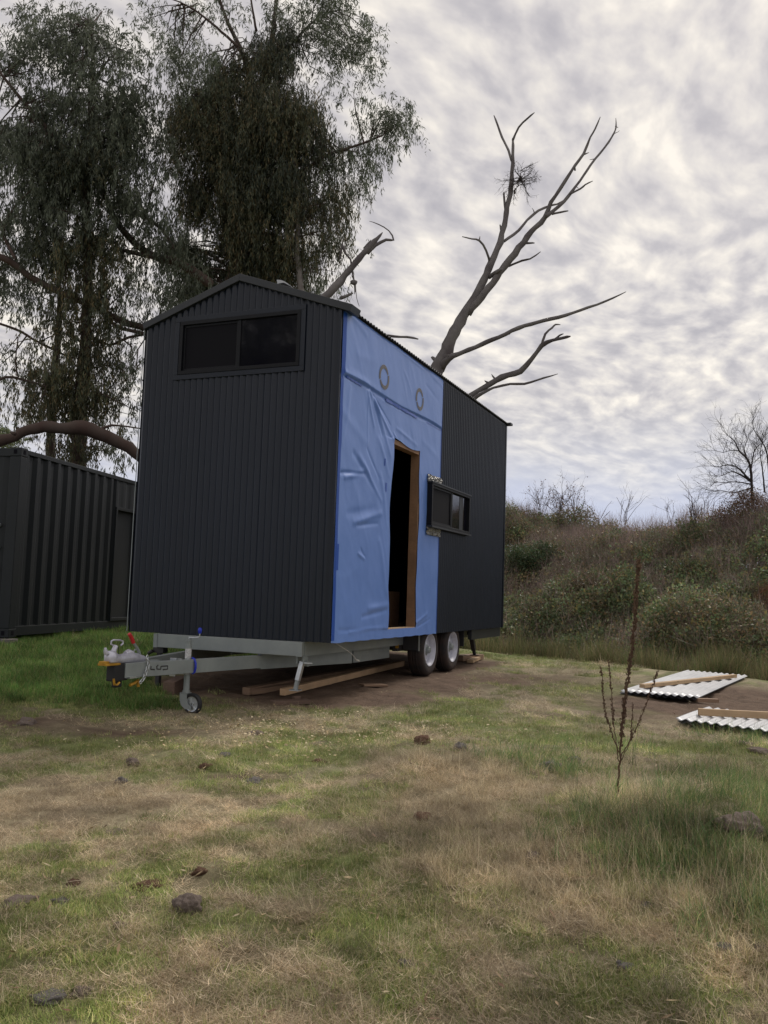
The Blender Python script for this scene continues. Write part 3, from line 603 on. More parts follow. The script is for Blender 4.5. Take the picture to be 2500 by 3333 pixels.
wr = fast_mesh('house_wrap', np.stack([XX, YW, ZW], -1).reshape(-1, 3)-loc0, Fw, M['wrap'], True, None, house)
def strip_on_wrap(name, y0, z0, y1, z1, wd, mt, off=.004, n=40, vertical=False, wob=.0):
    V = []; t = np.linspace(0, 1, n)
    yy = y0+(y1-y0)*t; zz = z0+(z1-z0)*t; px_, pz_ = -(z1-z0), (y1-y0); l = math.hypot(px_, pz_); px_, pz_ = px_/l*wd/2, pz_/l*wd/2
    wv = 1+wob*np.sin(t*23+z0*7)+wob*.5*np.sin(t*51)
    A = np.stack([wrapx(yy+px_*wv, zz+pz_*wv)+off, yy+px_*wv, zz+pz_*wv], -1); B = np.stack([wrapx(yy-px_*wv, zz-pz_*wv)+off, yy-px_*wv, zz-pz_*wv], -1)
    V = np.concatenate([A, B])-loc0; i = np.arange(n-1); F_ = np.stack([i, i+n, i+n+1, i+1], -1)
    return fast_mesh(name, V, F_, mt, True, None, house)
strip_on_wrap('wrap_tape', .024, .02, .024, H-.02, .046, M['wraptape'], .003, 80, wob=.12)
strip_on_wrap('wrap_tape', LB-.012, .02, LB-.012, 1.30, .022, M['wraptape'], .003, 60, wob=.1)
strip_on_wrap('wrap_tape', LB-.012, 2.0, LB-.012, H-.03, .022, M['wraptape'], .003, 60, wob=.1)
strip_on_wrap('wrap_tape', .10, 2.664, .50, 2.656, .022, M['wraptape'], .007, 60, wob=.2)
strip_on_wrap('wrap_tape', 1.15, 2.650, 2.15, 2.646, .034, M['wraptape'], .008, 120, wob=.15)
strip_on_wrap('wrap_tape', 2.5, 2.652, 3.05, 2.648, .012, M['wraptape'], .003, 20, wob=.4)
for (X0, Y0) in [(232, 604), (220, 330)]:
    a, b = dyz(X0, Y0); strip_on_wrap('wrap_tape', a, b-.05, a, b+.05 if Y0 > 500 else b+.03, .045 if Y0 > 500 else .03, M['wraptape'], .003, 6)
a, b = yz(80, 1590); strip_on_wrap('wrap_tape', max(a, .05), b-.13, max(a, .05), b+.13, .05, M['wraptape'], .004, 10)
# printed ring marks: two curved swooshes each
def swoosh(cy_, cz_, a0, a1, r0, r1, w0, w1, mt, off, n=36):
    t = np.linspace(0, 1, n); ang = np.radians(a0+(a1-a0)*t); wd = w0+(w1-w0)*np.sin(np.pi*t**.8*.62+.2); rm = r0+(r1-r0)*t
    out = [];
    for sgn in (1, -1):
        rr = rm+sgn*wd/2; yy = cy_+rr*np.cos(ang); zz = cz_+rr*np.sin(ang); out.append(np.stack([wrapx(yy, zz)+off, yy, zz], -1))
    i = np.arange(n-1); return np.concatenate(out), np.stack([i, i+n, i+n+1, i+1], -1)
for cy_, cz_ in ((1.060, 2.885), (2.19, 2.878)):
    for mt, dw, off, nm in ((M['logoedge'], .007, .0022, 'print_outline'), (M['logo'], 0, .0036, 'printed_ring')):
        Vs = []; Fs = []; b = 0
        for a0, a1 in ((205, 395), (25, 215)):
            v, f = swoosh(cy_, cz_, a0+2, a1-14, .112, .122, .026+dw, .042+dw, mt, off); Vs.append(v); Fs.append(f+b); b += len(v)
        fast_mesh(nm, np.concatenate(Vs)-loc0, np.concatenate(Fs), mt, True, None, house)

# ---- roof sheets, ridge, barge
slope = math.atan2(RISE, 1.2)
def roof_sheet_mesh(side):
    n = 8; k = int(.762/PITCH_C*n); s = np.linspace(0, .762, k+1); d = .009*np.cos(2*np.pi*s/PITCH_C); ln = 1.2/math.cos(slope)+.055
    mb = MB(); vs = []
    for j, t in enumerate((0, .5, 1)):
        for i in range(k+1):
            l = ln*t; x = side*l*math.cos(slope); z = -l*math.sin(slope); vs.append((x+side*d[i]*math.sin(slope), s[i], z+d[i]*math.cos(slope)))
    fs = [(j*(k+1)+i, j*(k+1)+i+1, (j+1)*(k+1)+i+1, (j+1)*(k+1)+i) for j in range(2) for i in range(k)]
    mb.add(vs, fs); m = bpy.data.meshes.new('roof_sheet'); m.from_pydata(mb.v, [], mb.f); m.materials.append(M['clad2']); m.polygons.foreach_set('use_smooth', [True]*len(m.polygons))
    return m
for side in (1, -1):
    me = roof_sheet_mesh(side)
    for k in range(8):
        o = bpy.data.objects.new('roof_sheet', me); COL.objects.link(o); o.parent = house; o.location = Vector((-1.2, .30+k*.762, H+RISE+.022))-house.location
        sol = o.modifiers.new('t', 'SOLIDIFY'); sol.thickness = .003
me = roof_sheet_mesh(1)
# first strip of roof up to the barge
for side in (1, -1):
    me = roof_sheet_mesh(side); o = bpy.data.objects.new('roof_sheet', me); COL.objects.link(o); o.parent = house; o.location = Vector((-1.2, -.462+.005+.0, H+RISE+.0205))-house.location; o.scale = (1, .39*2, 1)
    o.location[1] = -3.0-.005-.0+.0; o.scale = (1, .40, 1)
mb = MB()
for side in (1, -1):
    c0, s0 = math.cos(slope), math.sin(slope)
    mb.add([(-1.2, -.03, H+RISE+.040), (-1.2+side*.16*c0, -.03, H+RISE+.040-.16*s0), (-1.2+side*.16*c0, L+.10, H+RISE+.040-.16*s0), (-1.2, L+.10, H+RISE+.040)], [(0, 1, 2, 3)])
mb.build('ridge_cap', M['clad2'], house)
for side, ext in ((1, .125), (-1, .015)):   # barge flashing on the front gable
    mb = MB(); l = 1.2/math.cos(slope)+ext; ax, az = side*math.cos(slope), -math.sin(slope)
    def pt(t, n_, y): return (-1.2+ax*t-side*0+math.sin(slope)*side*n_, y, H+RISE+az*t+math.cos(slope)*n_)
    e0 = .0 
    vs = []
    for y in (-.055, .16):
        vs += [(-1.2, y, H+RISE-.015), pt(l, -.030, y), pt(l, .045, y), (-1.2, y, H+RISE+.062)]
    mb.add(vs, [(0, 1, 2, 3), (7, 6, 5, 4), (0, 4, 5, 1), (1, 5, 6, 2), (2, 6, 7, 3), (3, 7, 4, 0)])
    mb.build('barge_flashing', M['barge'], house, bevel=.004)
mb = MB(); mb.box((-.03, L+.0, H-.005), (.09, L+.13, H+.032)); mb.build('barge_end', M['clad2'], house)
mb = MB(); mb.box((-.02, .2, H-.035), (.014, L, H-.002)); mb.build('eave_trim', M['clad2'], house)
mb = MB(); mb.box((-W-.024, -.026, .0), (-W-.018, -.018, H-.03)); mb.build('corner_flashing', M['edge'], house)
mb = MB(); mb.box((-.024, -.026, .0), (.003, -.021, H-.02)); mb.box((.003, -.026, 0), (.0065, .0, H-.02)); mb.build('corner_flashing', M['clad'], house)
mb = MB(); mb.box((.010, L-.03, .0), (.024, L+.024, H-.01)); mb.build('corner_flashing', M['clad'], house)
mb = MB(); mb.box((-1.9, -.034, H-.62), (-1.86, -.03, H-.6)); 

# ---- front gable window
def frame_ring(mb, a0, a1, b0, b1, wd, d0, d1, f):   # rectangular ring made of four bars; f maps (a, b, depth) to xyz
    for (p0, p1, q0, q1) in ((a0, a1, b0, b0+wd), (a0, a1, b1-wd, b1), (a0, a0+wd, b0+wd, b1-wd), (a1-wd, a1, b0+wd, b1-wd)):
        vs = [f(p, q_, d) for d in (d0, d1) for p, q_ in ((p0, q0), (p1, q0), (p1, q1), (p0, q1))]
        mb.add(vs, [(0, 3, 2, 1), (4, 5, 6, 7), (0, 1, 5, 4), (1, 2, 6, 5), (2, 3, 7, 6), (3, 0, 4, 7)])
ff = lambda a, b, d: (a, -d, b)
win = empty('window', (0, 0, 0)); win.parent = house; win.location = (0, 0, 0)
fmb = MB(); frame_ring(fmb, -2.0, -.40, 2.72, 3.415, .055, .0, .030, ff); fr0 = fmb.build('window_flashing', M['clad'], house, bevel=.003)
bpy.data.objects.remove(win)
fmb = MB(); frame_ring(fmb, -1.935, -.455, 2.775, 3.36, .040, -.045, .036, ff); fmb.box((-1.215, -.022, 2.815), (-1.170, .045, 3.32)); wf = fmb.build('window_frame', M['trim'], house, bevel=.003)
fmb = MB(); frame_ring(fmb, -1.895, -1.20, 2.815, 3.32, .025, -.012, .012, ff); fmb.build('sash', M['trim'], wf, bevel=.002)
mb = MB(); mb.box((-1.872, -.004, 2.838), (-1.2135, -.001, 3.302)); mb.build('fly_screen', M['screen'], wf)
mb = MB(); mb.box((-1.169, -.010, 2.816), (-.496, -.004, 3.319)); mb.build('pane', M['glass'], wf)
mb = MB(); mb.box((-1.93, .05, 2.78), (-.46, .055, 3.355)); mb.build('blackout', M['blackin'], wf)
# ---- side window standing proud of the wall
WY0, WY1, WZ0, WZ1 = 2.585, 4.20, 1.36, 1.905
fs_ = lambda a, b, d: (d, a, b)
fmb = MB(); frame_ring(fmb, WY0, WY1, WZ0, WZ1, .035, .006, .085, fs_); fmb.box((.03, 3.40, WZ0+.035), (.07, 3.445, WZ1-.035)); sf = fmb.build('window_frame', M['trim'], house, bevel=.003)
mb = MB(); mb.box((.008, WY0-.012, WZ1), (.094, WY1+.02, WZ1+.014)); mb.build('head_flashing', M['barge'], sf)
mb = MB(); mb.box((.008, WY0-.012, WZ0-.022), (.100, WY1+.03, WZ0)); mb.build('sill', M['barge'], sf)
fmb = MB(); frame_ring(fmb, WY0+.035, 3.40, WZ0+.035, WZ1-.035, .026, .045, .066, fs_); fmb.build('sash', M['trim'], sf)
mb = MB(); mb.box((.050, WY0+.061, WZ0+.061), (.054, 3.374, WZ1-.061)); mb.build('fly_screen', M['screen'], sf)
mb = MB(); mb.box((.036, 3.445, WZ0+.035), (.041, WY1-.035, WZ1-.035)); mb.build('pane', M['glass'], sf)
mb = MB(); mb.box((.0405, 3.83, WZ0+.036), (.0445, 3.985, WZ1-.036)); mb.build('grey_pane_strip', M['barge'], sf)  # narrow upright strip over the pane, paler than the glass
for z0, z1 in ((WZ1+.012, WZ1+.105), (WZ0-.115, WZ0-.02)):    # crinkled foil behind the window
    n = 34; y_ = np.linspace(WY0-.03, LB-.01, n); mb = MB(); vs = []; m_ = 7
    for j in range(m_):
        for i in range(n): vs.append((.034+.008*math.sin(i*1.7+j*2.1)+.007*random.uniform(-1, 1), y_[i], z0+(z1-z0)*j/(m_-1)+.004*random.uniform(-1, 1)))
    fs2 = [(j*n+i, j*n+i+1, (j+1)*n+i+1, (j+1)*n+i) for j in range(m_-1) for i in range(n-1)]; mb.add(vs, fs2); mb.build('foil_flashing', M['foil'], house)

# ---- chassis
zc0, zc1 = -.145, -.004
mb = MB(); mb.box((-2.03, -.06, zc0), (-.275, -.004, zc1)); mb.build('front_beam', M['galv'], house, bevel=.004)
mb = MB(); mb.box((-.336, -.066, zc0-.002), (-.269, -.0605, zc1+.001)); mb.build('beam_cap', M['galv'], house)
mb = MB(); mb.box((-2.036, -.066, zc0-.002), (-1.99, -.0605, zc1+.001)); mb.build('beam_cap', M['galv'], house)
for x in (-.335, -2.03):
    mb = MB(); mb.box((x, .0, zc0), (x+.06, L-.05, zc1)); mb.build('side_rail', M['galv'], house)
for k in range(10):
    mb = MB(); y = .55+k*.6; mb.box((-1.97, y, -.10), (-.335, y+.05, zc1)); mb.build('cross_member', M['galv'], house)
mb = MB(); mb.box((-2.03, L-.05, zc0), (-.02, L, zc1)); mb.box((-.075, 4.75, zc0), (-.02, L-.05, zc1)); mb.build('rear_beam', M['barge'], house)
fp = (-1.2, -1.60)
for s_, x0 in ((1, -.78), (-1, -1.64)):
    mb = MB(); ctr = -1.2
    p0 = np.array([fp[0]+s_*.03, fp[1], -.23]); p1 = np.array([x0, .0, -.226]); p2 = np.array([ctr+s_*.80, 1.35, -.225]); p3 = np.array([ctr+s_*.80, 2.45, -.225])
    mb.bar(p0, p1+(p1-p0)*.001, .055, .125); mb.build('drawbar_rail', M['galv'], house, bevel=.003)
    mb = MB(); mb.bar(p1, p2, .055, .150); mb.bar(p2+[0, .03, 0], p3, .056, .148); mb.build('drawbar_rail', M['galv'], house, bevel=.003)
mb = MB()
for p in ((820, 2121, 842, 2150), ): pass
# nose box, coupling and brake gear: positions along the drawbar centre line plane x = -1.2
def q1(X_, Y_, x=-1.2): return on(320+X_/4.366, 2040+Y_/4.366, 0, x)
mb = MB(); a = q1(370, 520); b_ = q1(740, 700); mb.box((-1.235, a[1], -.295), (-1.165, b_[1]+.08, -.168)); mb.build('drawbar_nose', M['galv'], house, bevel=.004)
def q2(X_, Y_, off=.0):
    x = -1.1
    for _ in range(12): x = -1.17+.39*(q1(X_, Y_, x)[1]+1.6)/1.6+.0285+off
    return q1(X_, Y_, x)
# pressed slot marks on the nose side plate
mb = MB()
def seg(pl, r=.006, x=-1.160):
    pp = [q2(X_, Y_) for X_, Y_ in pl]; mb.tube(pp, r, 6)
seg([(850, 545), (832, 560), (832, 600), (885, 605), (892, 560)]); seg([(900, 560), (985, 555), (985, 600), (920, 608)]); seg([(750, 560), (745, 605), (800, 607)])
each(mb, 'pressed_mark', M['blackmetal'], house)
mb = MB(); a = q1(180, 500); b_ = q1(365, 720); mb.box((-1.245, a[1], -.315), (-1.155, b_[1]-.002, -.165)); mb.box((-1.225, a[1]+.05, -.37), (-1.175, b_[1]-.05, -.315)); mb.build('hitch_block', M['rubber'], house, bevel=.01)
cY = lambda X_: q1(X_, 500)[1]
# casting: ball housing and long body
mb = MB(); mb.lathe([(0, -.055), (.035, -.054), (.052, -.04), (.058, 0), (.052, .03), (.03, .05), (0, .055)], (-1.2, cY(165)+.01, -.11), (0, 0, 1), 20)
mb.tube([(-1.2, cY(110), -.08), (-1.2, cY(105)-.01, -.055), (-1.2, cY(100)-.012, -.03)], [.022, .018, .010], 8)
mb.tube([(-1.2, cY(200), -.125), (-1.2, cY(300), -.135), (-1.2, cY(430), -.130), (-1.2, cY(520), -.135), (-1.2, cY(640), -.150)], [.045, .042, .050, .044, .028], 12)
mb.tube([(-1.2, cY(375), -.092), (-1.2, cY(420), -.080), (-1.2, cY(480), -.095)], [.022, .027, .022], 10)
mb.build('coupling_body', M['cast'], house, smooth=True)
mb = MB(); mb.tube([q1(200, 440), q1(225, 330), q1(250, 270)], [.026, .022, .020], 10); hp = [q1(*p) for p in ((215, 265), (182, 245), (185, 205), (215, 188), (310, 190), (350, 205), (350, 240), (320, 265))]
mb.tube(hp, .0075, 8); mb.build('coupling_handle', M['cast'], house, smooth=True)
mb = MB(); mb.tube([q1(560, 480), q1(590, 420), q1(580, 360), q1(545, 290), q1(500, 230)], [.016, .016, .015, .013, .011], 8); mb.tube([q1(480, 410), q1(515, 330), q1(550, 310)], .007, 6); mb.build('brake_lever', M['galv'], house, smooth=True)
mb = MB(); mb.tube([q1(500, 228), q1(475, 160), q1(440, 100), q1(437, 92)], [.017, .018, .016, .006], 10); mb.build('lever_grip', M['red'], house, smooth=True)
mb = MB(); mb.box((-1.25, cY(60), -.178), (-1.15, cY(255), -.160)); mb.box((-1.235, cY(55), -.163), (-1.165, cY(110), -.140)); mb.box((-1.21, cY(205), -.215), (-1.16, cY(240), -.175)); mb.build('hitch_plate', M['yellow'], house, bevel=.003)
mb = MB(); mb.tube([q1(220, 740, -1.15), q1(225, 820, -1.15), q1(270, 825, -1.15), q1(300, 790, -1.15)], .010, 6); mb.tube([q1(450, 830, -1.15), q1(520, 800, -1.15), q1(560, 760, -1.15), q1(570, 850, -1.15)], .014, 6); each(mb, 'shackle', M['yellow'], house, smooth=True)
mb = MB(); pc = q2(515, 715); mb.box((pc[0]-.07, pc[1]-.07, pc[2]-.010), (pc[0]+.004, pc[1]+.07, pc[2]+.004)); mb.build('chain_bracket', M['zinc'], house)
mb = MB(); chain = [(700, 410), (690, 460), (715, 510), (708, 560), (690, 610), (672, 660), (660, 700), (640, 740), (610, 780), (590, 800)]
for i in range(len(chain)-1):
    a = q2(*chain[i], .018); b_ = q2(*chain[i+1], .018); d = b_-a; ln = np.linalg.norm(d); d /= ln; sdv = np.cross(d, [1, 0, 0]) if i % 2 == 0 else np.array([1., 0, 0]); sdv = sdv/np.linalg.norm(sdv)
    ce = (a+b_)/2; rr = ln*.68; mb.tube([ce+d*rr*math.cos(t)+sdv*.013*math.sin(t) for t in np.linspace(0, 2*math.pi, 11)[:-1]], .0042, 6, closed=True)
each(mb, 'chain_link', M['zinc'], house, smooth=True)
mb = MB(); mb.tube([q1(290, 290), q1(290, 380), q1(320, 460), q1(380, 510), q1(470, 522), q1(560, 500), q1(600, 470)], .0035, 6); mb.build('breakaway_cable', M['rubber'], house, smooth=True)
# jockey wheel
JX, JY = -1.035, -.86
mb = MB(); mb.tube([(JX, JY, -.46), (JX, JY, -.03)], .0285, 14); mb.tube([(JX, JY, -.03), (JX, JY, .02)], .022, 12); mb.tube([(JX, JY, -.004), (JX, JY, .004)], .032, 12); jt = mb.build('jockey_stem', M['galv'], house, smooth=True)
mb = MB(); mb.lathe([(.0292, -.16), (.0292, -.07)], (JX, JY, 0), (0, 0, 1), 14); mb.build('sticker', M['label'], jt, smooth=True)
mb = MB(); mb.tube([(JX, JY, .02), (JX, JY, .032), (JX+.05, JY, .032), (JX+.10, JY+.01, .038), (JX+.108, JY+.012, .05), (JX+.108, JY+.012, .08)], .006, 8); mb.build('crank', M['zinc'], jt, smooth=True)
mb = MB(); mb.lathe([(0, .07), (.012, .072), (.018, .09), (.020, .11), (.012, .125), (0, .128)], (JX+.108, JY+.012, 0), (0, 0, 1), 14); mb.build('crank_knob', M['bluep'], jt, smooth=True)
mb = MB(); mb.tube([(JX, JY, -.475), (JX, JY, -.455)], .036, 14)
for sy in (-1, 1):
    yy = JY+sy*.034
    out = [(-.045, -.475), (.032, -.475), (.034, -.53), (.055, -.575), (.085, -.585), (.085, -.62), (.02, -.618), (-.025, -.585), (-.043, -.54)]
    n_ = len(out); vs = [(JX+a, yy-.003, b_) for a, b_ in out]+[(JX+a, yy+.003, b_) for a, b_ in out]
    mb.add(vs, [tuple(range(n_)), tuple(range(2*n_-1, n_-1, -1))]+[(i, (i+1) % n_, (i+1) % n_+n_, i+n_) for i in range(n_)])
mb.box((JX-.045, JY-.034, -.50), (JX-.040, JY+.034, -.475)); mb.box((JX-.045, JY-.037, -.478), (JX+.034, JY+.037, -.472)); mb.build('jockey_fork', M['galv'], house)
WC = (JX+.078, JY, -.570)
mb = MB(); mb.lathe([(.068, -.022), (.088, -.024), (.096, -.012), (.098, 0), (.096, .012), (.088, .024), (.068, .022)], WC, (0, 1, 0), 32, closed=True); jt_ = mb.build('jockey_tyre', M['rubber'], house, smooth=True)
mb = MB(); mb.lathe([(.008, -.021), (.020, -.021), (.022, -.012), (.055, -.012), (.060, -.019), (.070, -.021), (.070, .021), (.060, .019), (.055, .012), (.022, .012), (.020, .021), (.008, .021)], WC, (0, 1, 0), 32, closed=True)
for k in range(5):
    t = 2*math.pi*k/5+.3; mb.bar((WC[0]+.02*math.cos(t), JY-.017, WC[2]+.02*math.sin(t)), (WC[0]+.058*math.cos(t), JY-.017, WC[2]+.058*math.sin(t)), .012, .008, up=(0, 1, 0))
mb.build('jockey_rim', M['zinc'], house, smooth=True)
# clamp that holds it
mb = MB(); mb.box((-1.105, -1.02, -.305), (-1.085, -.955, -.155)); mb.box((-1.11, -1.03, -.315), (-1.05, -1.022, -.15)); mb.box((-1.085, -.955, -.30), (-1.04, -.945, -.16)); mb.box((-1.085, -.945, -.19), (-.99, -.80, -.178)); mb.box((-1.085, -.945, -.30), (-.99, -.80, -.288)); each(mb, 'jockey_clamp', M['zinc'], house, bevel=.002)
mb = MB(); mb.lathe([(.0295, -.30), (.036, -.30), (.036, -.275), (.0295, -.275)], (JX, JY, 0), (0, 0, 1), 16, closed=True); mb.lathe([(.0295, -.20), (.036, -.20), (.036, -.175), (.0295, -.175)], (JX, JY, 0), (0, 0, 1), 16, closed=True); each(mb, 'clamp_ring', M['zinc'], house, smooth=True)
mb = MB(); mb.tube([(JX+.045, JY+.005, -.155), (JX+.072, JY, -.165), (JX+.088, JY, -.20), (JX+.090, JY, -.24), (JX+.080, JY, -.28), (JX+.055, JY, -.296)], .0105, 8); mb.build('clamp_handle', M['bluep'], house, smooth=True)
# front stabiliser leg
sp0 = on(985, 2140, 1, .02); sp1 = on(962, 2244, 1, -.02); spm = sp0*.28+sp1*.72
mb = MB(); mb.box((-.345, -.03, -.215), (-.335, .06, -.146)); mb.box((-.275, -.03, -.215), (-.265, .06, -.146)); each(mb, 'leg_bracket', M['galv'], house)
mb = MB(); mb.bar(sp0+[0, 0, -.04], spm, .044, .044, up=(0, 1, 0)); lg = mb.build('stabiliser_leg', M['zinc'], house, bevel=.002)
mb = MB(); mb.bar(spm+(sp0-spm)*.1, sp1, .034, .034, up=(0, 1, 0)); mb.build('leg_extension', M['galv'], lg)
mb = MB(); mb.box(tuple(sp1+[-.05, -.04, -.012]), tuple(sp1+[.05, .04, 0])); mb.build('leg_foot', M['zinc'], lg)
mb = MB(); c_ = on(1010, 2160, 1, .02); mb.tube([on(990, 2159, 1, -.04), on(1017, 2160, 1, -.04)], .007, 8); mb.build('leg_pin', M['zinc'], lg)
mb = MB(); mb.lathe([(0, -.012), (.028, -.012), (.028, .012), (0, .012)], on(1000, 2160, 1, .03), (1, 0, 0), 16); mb.build('leg_pivot', M['galv'], lg)
# left front stabiliser, mostly behind the drawbar
mb = MB(); lx = on(515, 2120, 1, .05); mb.box((lx[0]-.03, .0, -.21), (lx[0]+.10, .08, -.146)); mb.tube([(lx[0]-.02, -.02, -.19), (lx[0]-.07, -.02, -.22)], .02, 8); mb.bar((lx[0]+.03, .04, -.20), (lx[0]+.02, .05, -.56), .045, .045, up=(0, 1, 0)); mb.build('stabiliser_leg', M['blackmetal'], house)
# rear stabiliser leg
ra = on(1533, 2066, 0, -.16); rb = on(1545, 2131, 0, -.16)
mb = MB(); mb.bar(ra, ra+(rb-ra)*.75, .06, .06, up=(0, 1, 0)); mb.bar(ra, rb, .042, .042, up=(0, 1, 0)); mb.box(tuple(rb+[-.06, -.06, -.012]), tuple(rb+[.06, .06, 0])); mb.box(tuple(ra+[-.05, -.05, 0]), tuple(ra+[.05, .05, .05])); mb.tube([on(1545, 2066, 0, -.16), on(1590, 2045, 0, -.0)], .008, 6); mb.build('stabiliser_leg', M['blackmetal'], house)
# wheels
def wheel(x_out, yc, zc):
    c = (x_out, yc, zc); s_ = .335
    mb = MB(); prof = [(.205, -.016), (.225, -.004), (.28, 0), (.312, -.012), (.330, -.035), (.335, -.06), (.335, -.17), (.325, -.195), (.28, -.205), (.215, -.195), (.205, -.18)]
    mb.lathe(prof, c, (1, 0, 0), 56, closed=True)
    for r_ in range(3):   # tread grooves as raised ribs
        h = -.065-.035*r_; mb.lathe([(.335, h), (.3405, h-.004), (.3405, h-.020), (.335, h-.024)], c, (1, 0, 0), 56)
    ty = mb.build('tyre', M['tyre'], house, smooth=True)
    mb = MB(); mb.lathe([(.210, -.010), (.205, -.002), (.196, -.004), (.190, -.030), (.180, -.040), (.176, -.085), (.150, -.098), (.150, -.104), (.185, -.10), (.205, -.19)], c, (1, 0, 0), 48)
    # disc with six triangular openings
    n = 6; vs = []; fs2 = []
    R0, R1 = .072, .152
    for k in range(n):
        t0 = 2*math.pi*k/n+.35; dt = 2*math.pi/n
        def pp(r, t, h=-.085): return (x_out+h+(.152-r)*.35, yc+r*math.cos(t), zc+r*math.sin(t))
        tri = [pp(.108, t0), pp(.143, t0-.17), pp(.143, t0+.17)]
        o_ = [pp(R1, t0-dt/2, -.098+.0), pp(R1, t0+dt/2, -.098), pp(R0, t0+dt/2), pp(R0, t0-dt/2), pp(R1, t0, -.098), pp(R0, t0)]
        b = len(vs); vs += tri+o_     # 0 apex(in),1,2 outer; 3..8
        fs2 += [(b+3, b+7, b+1), (b+7, b+2, b+1), (b+7, b+4, b+2), (b+4, b+5, b+0, b+2), (b+5, b+8, b+0), (b+8, b+6, b+0), (b+6, b+3, b+1, b+0)]
    mb.add(vs, fs2); mb.build('rim', M['rim'], ty, smooth=True)
    mb = MB(); mb.lathe([(.072, -.085+.03), (.060, -.05), (.046, -.045), (.044, -.02), (.034, -.006), (0, -.004)], c, (1, 0, 0), 24); mb.build('hub', M['galv'], ty, smooth=True)
    mb = MB(); mb.lathe([(.02, -.18), (.17, -.18)], c, (1, 0, 0), 24); mb.build('brake_drum', M['blackmetal'], ty)
for yy_ in (3.02, 3.95): wheel(-.035, yy_, -.215)
for yy_ in (3.02, 3.95):
    c = (-2.365, yy_, -.215); mb = MB(); mb.lathe([(.2, 0), (.31, 0), (.335, .04), (.335, .17), (.31, .2), (.0, .2)], c, (1, 0, 0), 32); mb.build('tyre', M['tyre'], house, smooth=True)
mb = MB(); mb.tube([(-2.2, 3.02, -.215), (-.2, 3.02, -.215)], .03, 8); mb.tube([(-2.2, 3.95, -.215), (-.2, 3.95, -.215)], .03, 8); mb.box((-.36, 2.5, -.22), (-.29, 4.5, -.145)); each(mb, 'axle', M['blackmetal'], house)
y_f = on(1366, 2090, 0, -.06)[1]
mb = MB(); mb.box((-.275, y_f-.02, -.205), (-.058, y_f-.014, -.004)); mb.box((-.275, y_f-.014, -.016), (-.058, y_f+.05, -.004)); mb.build('mudguard', M['blackmetal'], house)
mb = MB(); mb.box((-.066, y_f-.030, -.21), (-.050, y_f-.0205, -.004)); mb.build('mudguard_edge', M['zinc'], house)
mb = MB(); mb.box((-.275, 4.42, -.23), (-.035, 4.44, -.004)); mb.build('mud_flap', M['rubber'], house)
mb = MB(); p = on(1293, 2102, 1, 2.5); mb.box((p[0]-.02, 2.49, p[2]-.03), (p[0]+.02, 2.5, p[2]+.02)); mb.build('reflector', M['yellow'], house)
# pale cable hanging from the corner
mb = MB(); mb.tube([on(u, v, 0, -.03) for u, v in ((1080, 2090), (1092, 2093), (1110, 2105), (1130, 2117), (1148, 2132), (1160, 2148), (1166, 2150))]+[on(1170, 2153, 0, -.03)], [.003, .003, .003, .0035, .0035, .004, .009, .006], 6); mb.build('loose_cable', M['cable'], house, smooth=True)
# scrap on the roof edge
mb = MB(); n = 8; vs = []
P0 = on(906, 914, 1, .05); P1 = on(953, 936, 1, .05); zb0 = P0[2]-.0
for j in range(3):
    for i in range(n):
        t = i/(n-1); x = P0[0]+(P1[0]-P0[0])*t; vs.append((x-.01*j, .02+.14*j, (P0[2]+.0)+(P1[2]-P0[2])*t**1.3+.012*math.sin(t*3)))
n_ = len(vs); vs += [(P0[0]-.005, .02, P0[2]-.05)]
mb.add(vs, [(j*n+i, j*n+i+1, (j+1)*n+i+1, (j+1)*n+i) for j in range(2) for i in range(n-1)])
mb.add([(P0[0]+(P1[0]-P0[0])*t, .018, P0[2]+(P1[2]-P0[2])*t**1.3+.012*math.sin(t*3)) for t in (0, .3, .6, 1)]+[(P0[0]+.01, .018, P0[2]-.045), (P0[0]+(P1[0]-P0[0])*.5, .018, P0[2]-.04)], [(0, 1, 5, 4), (1, 2, 5), (2, 3, 5)])
o = mb.build('metal_offcut', M['whitesteel']); tag(o, 'small pale metal offcut lying on the front roof edge right of the ridge', 'metal scrap')
sol = o.modifiers.new('t', 'SOLIDIFY'); sol.thickness = .003

# ================================================================== SHIPPING CONTAINER
ca = np.array([-5.44, 1.30]); cdir = np.array([-5.97+5.30, 4.28-1.36]); cdir /= np.linalg.norm(cdir); cn = np.array([cdir[1], -cdir[0]]); CZ0 = -.27; CH = 2.59
cont = empty('shipping_container', (ca[0], ca[1], CZ0), 'dark painted corrugated shipping container left of the house', 'container')
cont.rotation_euler = (0, 0, math.atan2(cdir[1], cdir[0])-math.pi/2)    # local +Y along length, +X outwards (towards the house)
CL, CW = 6.06, 2.44
def cbuild(mb, name, mt, bevel=0): return mb.build(name, mt, cont, local=True, bevel=bevel)
for (x, y) in ((-.08, 0), (-CW+.08, 0), (-.08, CL), (-CW+.08, CL)):
    mb = MB(); sx = (x-.08, x+.08); sy = (y, y+.16) if y == 0 else (y-.16, y); mb.box((sx[0], sy[0], .12), (sx[1], sy[1], CH-.12)); cbuild(mb, 'corner_post', M['cont'], .01)
    for z in (0, CH-.12):
        mb = MB(); mb.box((sx[0]-.006, sy[0]-.006, z), (sx[1]+.006, sy[1]+.006, z+.12)); c = cbuild(mb, 'corner_casting', M['cont'], .008)
        mb = MB(); yy = sy[0]-.008 if y == 0 else sy[1]+.002; mb.box((x-.025, yy, z+.03), (x+.025, yy+.006, z+.09)); xx = sx[1]+.002 if x > -1 else sx[0]-.008; mb.box((xx, (sy[0]+sy[1])/2-.03, z+.03), (xx+.006, (sy[0]+sy[1])/2+.03, z+.09)); each(mb, 'casting_hole', M['blackin'], c, local=True)
